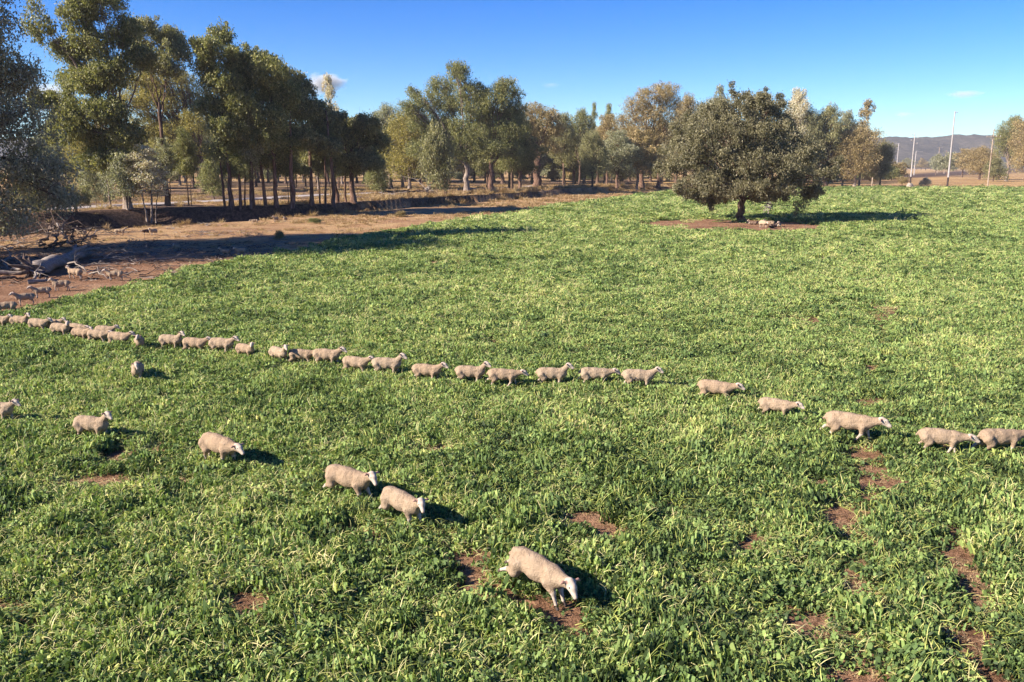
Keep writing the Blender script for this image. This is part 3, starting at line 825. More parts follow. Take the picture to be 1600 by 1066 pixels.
hero(1002, 291, [(1035, 145, 22, 10), (1015, 155, 28, 12), (990, 170, 24, 14), (1040, 165, 22, 14), (1010, 185, 34, 18), (975, 195, 20, 14), (1045, 195, 20, 16), (995, 215, 32, 16), (1030, 222, 28, 16), (980, 240, 24, 12), (1010, 248, 26, 12)],
     8, 0.75, 44000, 51, 'big domed bronze-green gum tree rising behind the left shoulder of the lone tree', F_BROWN, BARK_RED)

# --- the lone tree in the crop
x, y, z = hit(1158, 347)
k = FPX / (y * CP + (CAMH - z) * SP)
lone_px = [(1060, 292, 18, 16), (1082, 304, 14, 9), (1108, 308, 14, 8), (1130, 306, 18, 12), (1180, 304, 20, 9), (1225, 304, 20, 10), (1160, 172, 50, 22), (1110, 180, 42, 22), (1200, 178, 34, 22), (1075, 205, 34, 24), (1130, 205, 44, 26), (1185, 210, 42, 26), (1228, 205, 22, 20), (1060, 240, 30, 24), (1105, 240, 38, 24), (1160, 245, 44, 26), (1210, 245, 36, 24), (1250, 240, 28, 22),
           (1052, 270, 22, 18), (1090, 275, 32, 18), (1135, 278, 34, 16), (1185, 280, 34, 16), (1235, 275, 34, 20), (1268, 268, 20, 18), (1110, 300, 20, 14), (1085, 303, 14, 12), (1200, 298, 22, 10), (1245, 300, 20, 12), (1236, 318, 9, 10), (1262, 290, 14, 14)]
rl = np.random.RandomState(3)
L = []
for a, b, c_, d_ in lone_px:
    for sgn in ((-1, 1) if c_ >= 28 else (rl.choice([-1, 1]),)):
        L.append(((a - 1158) / k + rl.normal(0, .4), sgn * rl.uniform(2.0, 5.5) * (1.0 if 190 < b < 300 else 0.6), (347 - b) / k - (0.35 if sgn < 0 else -0.2), c_ / k * 0.86, c_ / k * 0.8, d_ / k * 0.86))
for a, b, c_, d_, yy_ in [(1120, 296, 22, 14, -5.5), (1150, 290, 24, 13, -6), (1185, 296, 22, 12, -5.5), (1215, 290, 22, 16, -5), (1095, 290, 22, 16, -5), (1140, 262, 26, 16, -7), (1190, 262, 26, 16, -7)]:
    L.append(((a - 1158) / k, yy_, (347 - b) / k, c_ / k, c_ / k, d_ / k))
lone_m = build_tree(60, L, 0.55, 3.8, 215000, (0.23, 0.10), loosek=0.22, cl_r=(0.7, 1.25), ncl=1.0, droop=1.0)
lone = put_tree(lone_m, 'gum_tree', 'lone wide domed grey-olive gum tree standing in a ring of bare earth in the crop', (x, y, z), 0, (1, 1, 1), F_LONE, BARK_DARK)

# --- further trees, one by one
T('low2', 200, 328, 236, 60, 'thin grey-green bush with several stems below the tallest olive tree', F_GREY, BARK_PALE, name='small_tree')
T('low', 152, 322, 246, 52, 'low dense grey-green bush left of the thin-stemmed bush on the far bank', F_GREY, BARK_DARK, name='small_tree')
T('slim2', 237, 347, 226, 66, 'pale half-dead sapling standing in the creek edge beside a white sheep', F_PALE, BARK_PALE, name='sapling')
T('low2', 122, 333, 288, 50, 'stubby dark bush under the branches at the left of the far bank', F_DARK, BARK_DARK, name='small_tree')
T('low', 60, 338, 262, 70, 'dark bush partly hidden behind the tree cut off by the left edge', F_DARK, BARK_DARK, name='small_tree')
T('low2', 100, 300, 192, 56, 'pale airy tree in the paddock gap beyond the road', F_GREY, BARK_PALE)
T('slim', 398, 324, 150, 46, 'slender gum tree between the narrow peaked tree and the flat-topped tree', F_GREY, BARK_DARK)
T('slim2', 521, 318, 190, 44, 'slender leaning gum tree in the bank clump, right of its middle', F_DARK, BARK_RED)
T('slim', 295, 322, 200, 40, 'slender gum tree with paired dark stems in front of the golden tree', F_OLIVE, BARK_DARK)
T('spire', 522, 305, 120, 24, 'thin pale treetop poking above the bank clump in front of the cloud', F_PALE, BARK_PALE)
T('round', 640, 297, 172, 92, 'yellowish-green bushy gum tree with foliage almost to the ground, left of the white-limbed tree', F_YELLOW, BARK_PALE)
T('low', 684, 305, 196, 62, 'dark-leaved squat gum tree on a cluster of dark stems at the bank edge', F_DARK, BARK_DARK)
T('slim', 697, 304, 205, 34, 'small dark-stemmed tree leaning beside the squat tree on the bank edge', F_DARK, BARK_DARK)
T('open', 610, 291, 165, 74, 'grey crowned tree filling the dip between the bank clump and the white-limbed tree', F_GREY, BARK_PALE)
T('tall', 880, 291, 176, 52, 'dark narrow gum tree just right of the gnarled trunk', F_DARK, BARK_DARK)
T('open', 905, 289, 172, 58, 'olive gum tree in the level stretch of tree line right of the gnarled trunk', F_OLIVE, BARK_DARK)
T('spire', 926, 288, 162, 14, 'tuft-topped spindly tree, left one of the two poking above the level tree line', F_OLIVE, BARK_PALE)
T('spire', 948, 288, 164, 20, 'tuft-topped spindly tree, right one of the two poking above the level tree line', F_OLIVE, BARK_PALE)
T('tall', 948, 290, 178, 60, 'bronze-tinted gum tree below the two spindly treetops', F_BROWN, BARK_RED)
T('round', 925, 293, 205, 56, 'bushy dark green tree with low foliage at the end of the creek bank', F_DARK, BARK_DARK)
T('round', 968, 292, 214, 48, 'low bushy grey-green tree left of the big domed bronze tree', F_GREY, BARK_DARK)
T('gnarl', 1028, 293, 186, 44, 'gum tree with a straight red trunk showing at the left edge of the lone tree', F_BROWN, BARK_RED)
T('open', 1072, 289, 150, 66, 'brownish crown rising behind the left half of the lone tree', F_BROWN, BARK_DARK)
T('spire', 1120, 288, 136, 22, 'small tufted top showing just above the lone tree', F_GREY, BARK_PALE)
T('open', 1105, 289, 156, 60, 'grey-green tree behind the middle of the lone tree', F_GREY, BARK_DARK)
T('tall', 1238, 293, 138, 56, 'pale tree with a thin see-through crown above the right shoulder of the lone tree', F_PALE, BARK_PALE)
T('round', 1255, 293, 172, 66, 'green tree joined to the right shoulder of the lone tree', F_DARK, BARK_DARK)
T('gnarl', 1290, 293, 165, 56, 'dark gum tree with a thick black trunk right of the lone tree', F_DARK, BARK_DARK)
T('round', 1335, 293, 200, 84, 'broad rust-tinted gum tree on the far side of the crop', F_BROWN, BARK_PALE)
T('spire', 1342, 292, 158, 30, 'ragged spire of a tree rising from the rust-tinted tree', F_BROWN, BARK_PALE)
T('tall', 1316, 292, 172, 44, 'grey tree behind the dark trunk and the rust-tinted tree', F_GREY, BARK_PALE)
T('round', 1375, 291, 222, 46, 'smaller dark tree ending the far clump, left of the poles', F_DARK, BARK_DARK)
T('low', 1445, 291, 278, 20, 'small round grey shrub beside the tallest pole', F_PALE, BARK_DARK, name='shrub')
T('low2', 1410, 290, 276, 20, 'scrubby brown shrub at the foot of the short pole', F_BROWN, BARK_DARK, name='shrub')
T('open', 1572, 283, 182, 66, 'green gum tree with an uneven crown at the far right', F_OLIVE, BARK_PALE)
T('round', 1606, 286, 184, 76, 'wide gum tree cut off by the right edge', F_BROWN, BARK_PALE)
T('round', 1530, 281, 230, 56, 'low rust-brown tree left of the green gum tree at the far right', F_BROWN, BARK_DARK)
T('low', 1552, 284, 248, 40, 'dark bush at the foot of the right-hand wooden pole', F_DARK, BARK_DARK)
T('far', 1480, 276, 238, 40, 'small hazy tree seen behind the tallest pole', F_GREY)
T('far2', 1503, 277, 232, 34, 'small hazy brownish tree right of the tallest pole', F_BROWN)
T('far', 1462, 274, 240, 26, 'small hazy tree behind the two short wooden poles', F_GREY)

T('slim', 172, 324, 205, 52, 'thin-stemmed leaning gum tree left of the bush on the far bank', F_GREY, BARK_PALE)
T('slim2', 262, 322, 215, 46, 'grey-green young tree behind the pale sapling', F_GREY, BARK_DARK)
T('round', 140, 306, 205, 70, 'rounded yellowish tree beyond the road, left of the tallest tree', F_YELLOW, BARK_DARK)
T('low', 335, 312, 245, 50, 'bushy olive tree at the roadside behind the twin dark stems', F_OLIVE, BARK_DARK, name='small_tree')
T('low', 205, 300, 238, 60, 'dark bush beyond the road behind the tallest tree', F_DARK, BARK_DARK, name='small_tree')
T('slim', 455, 322, 190, 40, 'slender dark gum tree in the middle of the bank clump', F_DARK, BARK_DARK)
T('slim2', 382, 324, 200, 40, 'many-stemmed slender gum tree at the left of the bank clump', F_OLIVE, BARK_DARK)
T('slim', 500, 319, 200, 36, 'thin straight gum tree in the right half of the bank clump', F_DARK, BARK_DARK)
T('low', 590, 303, 252, 44, 'olive bush above the dark fallen log beyond the creek', F_OLIVE, BARK_DARK, name='small_tree')
T('broad', 800, 297, 172, 66, 'spreading olive tree between the red-brown trunk and the gnarled tree', F_OLIVE, BARK_DARK)
# background wood: trees nothing tells apart
rngb = random.Random(5)
kinds = ['far', 'far2', 'slim', 'tall']
mats_ = [F_OLIVE, F_GREY, F_BROWN, F_DARK]
V['farlow'] = (build_tree(23, rnd_lobes(23, 9, 9, 0.8, 9), 0.2, 2.5, 5000, (0.55, 0.28)), 9, 9)
for row, (py0, py1, t0, t1, stp) in enumerate([(277, 280, 204, 222, 17), (283, 288, 184, 216, 17), (290, 298, 184, 212, 24)]):
    i = 0
    px = 70.0
    while px < 1300:
        px += stp * rngb.uniform(0.6, 1.4); i += 1
        if row == 2 and (px > 1000): continue
        if 100 < px < 150 and row == 2: continue
        if row == 2 and px > 560 and rngb.random() < 0.5: continue
        if px > 860 and row == 1: t0, t1 = 196, 222
        tl = 'tall brown tree' if row == 9 else ''
        T(kinds[rngb.randrange(2 if row < 2 else 4)], px, rngb.uniform(py0, py1), rngb.uniform(t0, t1), rngb.uniform(38, 66) * (1.35 if px > 560 else 1), 'tree of the distant wood seen between the nearer trunks', mats_[rngb.randrange(4)], [BARK_PALE, BARK_DARK, BARK_RED][i % 3], rz=rngb.uniform(0, 6.28), group='trees of the distant wood')
for i in range(95):
    px = rngb.choice([rngb.uniform(200, 1040), rngb.uniform(560, 1040), rngb.uniform(1250, 1400)])
    py = rngb.uniform(275, 284); hh = rngb.uniform(12, 26)
    T('farlow', px, py, py - hh, hh * rngb.uniform(1.3, 2.2), 'low scrub bush in the shade of the distant wood', mats_[rngb.randrange(4)], rz=rngb.uniform(0, 6.28), name='bush', group='scrub bushes of the distant wood')
for i in range(40):
    px = 1385 + i * 8 + rngb.uniform(-4, 4)
    T(kinds[i % 2], px, rngb.uniform(264.5, 266.5), rngb.uniform(246, 256), rngb.uniform(12, 20), 'tiny tree in the line of trees at the foot of the ridge', mats_[rngb.randrange(4)], rz=rngb.uniform(0, 6.28), group='trees at the foot of the ridge')
# trees further left outside the frame whose shadows cross the bare ground
xo, yo, zo = hit(-230, 415)
put_tree(V['round'][0], 'gum_tree', 'rounded gum tree outside the left edge shading the fallen timber', (-55, 54, 0), 1.0, (0.85, 0.85, 0.75), F_GREY, BARK_DARK)
put_tree(V['open'][0], 'gum_tree', 'gum tree just outside the left edge that shades the bare ground', (xo, yo, zo), 2.0, (1.0, 1.0, 0.85), F_GREY, BARK_DARK)
#THINGS#

# ------------------------------------------------------------------ sheep: one continuous skin per pose, grown from a smooth field
def smin(a, b, k):
    h = np.clip(0.5 + 0.5 * (b - a) / k, 0, 1)
    return b * (1 - h) + a * h - k * h * (1 - h)

def rcone(p, a, b, r1, r2, sy=1.0):
    a = np.array(a, float); b = np.array(b, float)
    q = p.copy()
    if sy != 1.0:
        cy = (a[1] + b[1]) / 2
        q[:, 1] = cy + (q[:, 1] - cy) / sy
    pa = q - a; ba = b - a
    h = np.clip((pa @ ba) / (ba @ ba), 0, 1)
    return np.linalg.norm(pa - h[:, None] * ba, axis=1) - (r1 + (r2 - r1) * h)

def surface_nets(F, org, h):
    nx, ny, nz = F.shape
    neg = F < 0
    acc = np.zeros((nx - 1, ny - 1, nz - 1, 3)); cnt = np.zeros((nx - 1, ny - 1, nz - 1))
    def corner(A, i, j, k): return A[i:nx - 1 + i, j:ny - 1 + j, k:nz - 1 + k]
    cs = [(i, j, k) for i in (0, 1) for j in (0, 1) for k in (0, 1)]
    for a in cs:
        for ax in range(3):
            if a[ax] == 0:
                b = list(a); b[ax] = 1; b = tuple(b)
                fa, fb = corner(F, *a), corner(F, *b)
                m = (fa < 0) != (fb < 0)
                t = np.where(m, fa / np.where(m, fa - fb, 1), 0)
                for c in range(3):
                    v = a[c] + (t if c == ax else 0)
                    acc[..., c] += np.where(m, v, 0)
                cnt += m
    act = cnt > 0
    idx = -np.ones(act.shape, int); ii = np.argwhere(act); idx[act] = np.arange(len(ii))
    verts = org + h * (ii + acc[act] / cnt[act][:, None])
    quads = []
    for ax in range(3):
        sl0 = [slice(None)] * 3; sl1 = [slice(None)] * 3
        sl0[ax] = slice(0, -1); sl1[ax] = slice(1, None)
        m = neg[tuple(sl0)] != neg[tuple(sl1)]
        e = np.argwhere(m)
        u, v = (ax + 1) % 3, (ax + 2) % 3
        ok = (e[:, u] > 0) & (e[:, v] > 0) & (e[:, u] < F.shape[u] - 1) & (e[:, v] < F.shape[v] - 1)
        e = e[ok]
        def g(du, dv):
            q = e.copy(); q[:, u] -= du; q[:, v] -= dv
            return idx[q[:, 0], q[:, 1], q[:, 2]]
        Q = np.stack([g(1, 1), g(0, 1), g(0, 0), g(1, 0)], 1)
        inside_first = neg[e[:, 0], e[:, 1], e[:, 2]]
        Q = np.where(inside_first[:, None], Q, Q[:, ::-1])
        quads.append(Q)
    return verts, np.concatenate(quads)

wm = NT('cream_wool')
wp = wm.obj()
w1 = wm.noise(wp, 7.0, 4, 0.6); w2 = wm.noise(wp, 38.0, 4, 0.75)
wc = wm.ramp(w1, [(0.28, (0.20, 0.14, 0.09)), (0.42, (0.32, 0.235, 0.16)), (0.6, (0.36, 0.27, 0.19)), (0.75, (0.41, 0.32, 0.235))])
oi = wm.t.nodes.new('ShaderNodeObjectInfo')
wc = wm.mix(wm.math('MULTIPLY', oi.outputs['Random'], 0.5), wc, (0.29, 0.19, 0.12))
wm.principled(wc, 0.95, wm.math('ADD', w2, wm.math('MULTIPLY', w1, 2.0)), 1.0, 0.03, 0.03)
WOOL = wm.mat
fm_ = NT('pale_face_hair'); fm_.principled(fm_.ramp(fm_.noise(fm_.obj(), 20.0, 3), [(0.3, (0.32, 0.25, 0.19)), (0.7, (0.46, 0.385, 0.32))]), 0.8, None, spec=0.15); FACE = fm_.mat
em_ = NT('dark_eye'); em_.principled((0.012, 0.009, 0.008), 0.15, None, spec=0.6); EYE = em_.mat
hm_ = NT('hoof_horn'); hm_.principled((0.07, 0.05, 0.04), 0.6); HOOF = hm_.mat
nm_ = NT('pink_ear_and_nose'); nm_.principled((0.30, 0.17, 0.13), 0.7); NOSE = nm_.mat
mk_ = NT('raddle_mark'); mk_.principled((0.05, 0.045, 0.045), 0.85); MARK = mk_.mat

def rot2(p, o, a):
    """turn (x, z) about o in the x-z plane"""
    dx, dz = p[0] - o[0], p[2] - o[2]
    c, s = math.cos(a), math.sin(a)
    return (o[0] + dx * c - dz * s, p[1], o[2] + dx * s + dz * c)

def make_sheep(name, fl=(0, 0), fr=(0, 0), hl=(0, 0), hr=(0, 0), neck=0.0, yaw=0.0, headp=0.0, pitch=0.0, lie=False, marks=False, seed=0, fat=1.0):
    """leg = (swing of the whole leg, extra knee bend) in degrees; forward is +X"""
    prim = []          # (group, a, b, r1, r2, sy, blend)
    def add(g, a, b, r1, r2, sy=1.0, k=0.05): prim.append((g, a, b, r1, r2, sy, k))
    f = fat
    add(0, (-0.37, 0, 0.53), (-0.02, 0, 0.505), 0.168 * f, 0.195 * f, 0.90)
    add(0, (-0.02, 0, 0.505), (0.28, 0, 0.50), 0.195 * f, 0.165 * f, 0.86)
    add(0, (-0.30, 0, 0.585), (0.26, 0, 0.565), 0.115, 0.11, 1.05)
    add(0, (0.24, 0, 0.50), (0.37, 0, 0.50), 0.15, 0.12, 0.85)
    add(0, (-0.50, 0, 0.60), (-0.575, 0, 0.50), 0.040, 0.026, 1, 0.04)
    nb = np.array((0.34, 0, 0.56))
    def npt(x, y, z):
        p = rot2((x, y, z), nb, R(neck)); dx, dy = p[0] - nb[0], p[1] - nb[1]
        c, s = math.cos(R(yaw) * 0.45), math.sin(R(yaw) * 0.45)
        return (nb[0] + dx * c - dy * s, nb[1] + dx * s + dy * c, p[2])
    n2 = npt(0.585, 0, 0.735)
    add(0, tuple(nb - [0.04, 0, 0.02]), n2, 0.125, 0.078, 0.9, 0.07)
    def hp(x, y, z):
        # head frame: origin at the poll, x towards the nose
        p = np.array((x, y, z)); a = R(headp) + R(neck) * 0.35
        p = np.array((p[0] * math.cos(a) - p[2] * math.sin(a), p[1], p[0] * math.sin(a) + p[2] * math.cos(a)))
        c, s = math.cos(R(yaw)), math.sin(R(yaw))
        return (n2[0] + p[0] * c - p[1] * s, n2[1] + p[0] * s + p[1] * c, n2[2] + p[2])
    add(1, hp(0.0, 0, 0.03), hp(0.08, 0, 0.02), 0.073, 0.064, 0.9, 0.04)
    add(1, hp(0.08, 0, 0.010), hp(0.20, 0, -0.050), 0.060, 0.036, 0.9, 0.03)
    add(1, hp(0.05, 0, -0.03), hp(0.17, 0, -0.068), 0.045, 0.026, 0.8, 0.03)
    for sd in (1, -1):
        add(4, hp(0.00, 0.055 * sd, 0.055), hp(-0.015, 0.125 * sd, 0.052), 0.018, 0.024, 1, 0.012)
        add(4, hp(-0.015, 0.125 * sd, 0.052), hp(0.0, 0.165 * sd, 0.035), 0.024, 0.009, 1, 0.012)
    def leg(front, sd, sw, bend):
        if front:
            o = (0.26, 0.095 * sd, 0.44); P_ = [(0.26, 0.095 * sd, 0.44), (0.275, 0.10 * sd, 0.27), (0.27, 0.095 * sd, 0.09), (0.285, 0.095 * sd, 0.028)]
            rr = [(0.085, 0.045), (0.036, 0.024), (0.024, 0.028)]; kn = 1
        else:
            o = (-0.36, 0.10 * sd, 0.46); P_ = [(-0.36, 0.09 * sd, 0.48), (-0.30, 0.115 * sd, 0.36), (-0.42, 0.10 * sd, 0.225), (-0.405, 0.095 * sd, 0.085), (-0.385, 0.095 * sd, 0.028)]
            rr = [(0.135, 0.095), (0.075, 0.036), (0.032, 0.024), (0.024, 0.028)]; kn = 2
        P_ = [rot2(p, o, R(sw)) for p in P_]
        for i in range(kn + 1, len(P_)): P_[i] = rot2(P_[i], P_[kn], R(-bend if front else -bend))
        for i, (r1, r2) in enumerate(rr):
            g = 0 if i < kn else 2
            if i == len(rr) - 1: g = 3
            add(g, P_[i], P_[i + 1], r1, r2, 1, 0.05 if i < kn else 0.018)
        return P_[-1][2]
    zs = []
    for fr_, sd, (sw, bd) in ((True, 1, fl), (True, -1, fr), (False, 1, hl), (False, -1, hr)):
        zs.append(leg(fr_, sd, sw, bd))
    h = 0.0135
    org = np.array([-0.92, -0.34, -0.10]); shp = (int(1.95 / h), int(0.68 / h), int(1.15 / h))
    gx_, gy_, gz_ = [org[i] + h * np.arange(shp[i]) for i in range(3)]
    pts = np.stack(np.meshgrid(gx_, gy_, gz_, indexing='ij'), -1).reshape(-1, 3)
    F = np.full(len(pts), 1e3)
    for (g, a, b, r1, r2, sy, k) in prim:
        lo = np.minimum(a, b) - max(r1, r2) * 1.2 - 0.12; hi = np.maximum(a, b) + max(r1, r2) * 1.2 + 0.12
        m = np.all((pts > lo) & (pts < hi), 1)
        d = rcone(pts[m], a, b, r1, r2, sy)
        F[m] = smin(F[m], d, k)
    # uneven fleece
    fl_ = (vnoise(pts[:, 0] * 16 + seed * 9, pts[:, 2] * 16 + pts[:, 1] * 13, 5) - 0.5) * 0.014
    body = np.clip((0.42 - pts[:, 0]) / 0.1, 0, 1) * np.clip((pts[:, 2] - 0.30) / 0.05, 0, 1)
    F += fl_ * body
    F = np.where(F > 5, 5, F).reshape(shp)
    v, q = surface_nets(F, org, h)
    for _ in range(2):      # relax the grid stepping
        acc = np.zeros_like(v); cn = np.zeros(len(v))
        for a, b in ((0, 1), (1, 2), (2, 3), (3, 0)):
            np.add.at(acc, q[:, a], v[q[:, b]]); np.add.at(acc, q[:, b], v[q[:, a]])
            np.add.at(cn, q[:, a], 1); np.add.at(cn, q[:, b], 1)
        v = v * 0.55 + 0.45 * acc / cn[:, None]
    # which primitive a face belongs to
    fc = v[q].mean(1); best = np.full(len(fc), 1e9); grp = np.zeros(len(fc), int)
    for (g, a, b, r1, r2, sy, k) in prim:
        d = rcone(fc, a, b, r1, r2, sy) + (0.012 if g == 0 else 0)
        m = d < best; best[m] = d[m]; grp[m] = g
    nose = np.array(hp(0.238, 0, -0.062)); grp[(np.linalg.norm(fc - nose, axis=1) < 0.024)] = 4
    if marks:
        for mx, mz, mr in ((-0.12, 0.43, 0.045), (-0.28, 0.55, 0.02), (-0.06, 0.40, 0.03), (-0.15, 0.37, 0.025)):
            w_ = (vnoise(fc[:, 0] * 30, fc[:, 2] * 30, 3) - 0.5) * 0.04
            grp[(np.hypot(fc[:, 0] - mx, fc[:, 2] - mz) + w_ < mr) & (fc[:, 1] < 0)] = 6
    # eyes as small balls set in the head
    ev = []; ef = []
    for sd in (1, -1):
        c = np.array(hp(0.085, 0.052 * sd, 0.030)); b = len(v) + len(ev)
        ph = [(-1, 0)] + [(z_, j) for z_ in (-0.55, 0.1, 0.65) for j in range(8)]
        ring = []
        for z_ in (-0.9, -0.45, 0.1, 0.6, 0.93):
            for j in range(8):
                r_ = math.sqrt(1 - z_ * z_); ring.append(c + 0.0155 * np.array([r_ * math.cos(j * math.pi / 4), r_ * math.sin(j * math.pi / 4), z_]))
        ev.extend(ring)
        for i in range(4):
            for j in range(8): ef.append((b + i * 8 + j, b + i * 8 + (j + 1) % 8, b + (i + 1) * 8 + (j + 1) % 8, b + (i + 1) * 8 + j))
    nf = len(q)
    v = np.concatenate([v, np.array(ev)]); q = np.concatenate([q, np.array(ef)])
    grp = np.concatenate([grp, np.full(len(ef), 5)])
    # tilt the whole body (running downhill), then stand it on its lowest hoof
    if pitch:
        c, s = math.cos(R(pitch)), math.sin(R(pitch)); vx = v[:, 0] * c - v[:, 2] * s; v[:, 2] = v[:, 0] * s + v[:, 2] * c; v[:, 0] = vx
    if lie: v[:, 2] -= 0.30; v[:, 2] = np.maximum(v[:, 2], 0.0) + 0.01 * (v[:, 2] > 0)
    else: v[:, 2] -= v[:, 2].min()
    mm = {0: 0, 1: 1, 2: 1, 3: 3, 4: 4, 5: 2, 6: 5}
    mi = np.vectorize(mm.get)(grp)
    return mesh_np(name, v, q, [WOOL, FACE, EYE, HOOF, NOSE, MARK], True, mi)

POSE = {
    'stand': make_sheep('sheep_body', (2, 0), (-3, 4), (3, 0), (-4, 3), 4, 0, -6, seed=1),
    'walk': make_sheep('sheep_body', (18, 4), (-16, 10), (-16, 0), (16, 8), -2, -8, -8, seed=2),
    'walk2': make_sheep('sheep_body', (-17, 14), (17, 2), (18, 6), (-17, 2), -10, 6, -6, seed=3, fat=1.04),
    'walkup': make_sheep('sheep_body', (14, 6), (-12, 10), (-12, 0), (12, 8), 16, -20, -14, seed=4),
    'low': make_sheep('sheep_body', (16, 4), (-14, 12), (-15, 0), (14, 10), -38, -8, 6, seed=5, fat=0.97),
    'low2': make_sheep('sheep_body', (-14, 12), (15, 4), (14, 8), (-15, 0), -26, 0, 0, seed=6),
    'look': make_sheep('sheep_body', (6, 4), (-8, 8), (-6, 0), (8, 4), 8, -62, -12, seed=7, fat=1.03),
    'trot': make_sheep('sheep_body', (30, 10), (-6, 30), (-34, 14), (10, 24), -28, -6, 0, seed=8, fat=0.95),
    'run': make_sheep('sheep_body', (30, 4), (42, 18), (-46, 24), (-34, 30), -34, -22, -4, pitch=-5, seed=9, fat=0.96),
    'run2': make_sheep('sheep_body', (38, 0), (20, 34), (-30, 20), (-20, 30), -8, -28, -14, pitch=-3, seed=10, fat=0.98),
    'mark': make_sheep('sheep_body', (10, 4), (-8, 8), (-10, 0), (10, 8), 0, -16, -10, marks=True, seed=11, fat=1.02),
    'lie': make_sheep('sheep_body', (70, -120), (72, -120), (55, -100), (52, -100), 14, -30, -12, lie=True, seed=12),
    'face': make_sheep('sheep_body', (8, 0), (-6, 10), (-6, 0), (6, 6), 6, 16, -22, seed=13, fat=1.02),
}
SHEEP = 'sheep_line'
G1, G2, G3, G4 = 'sheep filing across the crop', 'sheep trotting through the near crop', 'sheep on the bare earth by the fallen timber', 'sheep down by the creek'
def sheep(px, py, head, sc, pose, label, group, dz=0.0, loc=None):
    x, y, z = loc or hit(px, py)
    z = float(height(np.array([x]), np.array([y]))[0]) + dz
    o = link('sheep', POSE[pose]); o.location = (x, y, z); o.rotation_euler = (0, 0, R(head)); o.scale = (sc, sc, sc)
    tag(o, label, 'sheep', group)
    return o
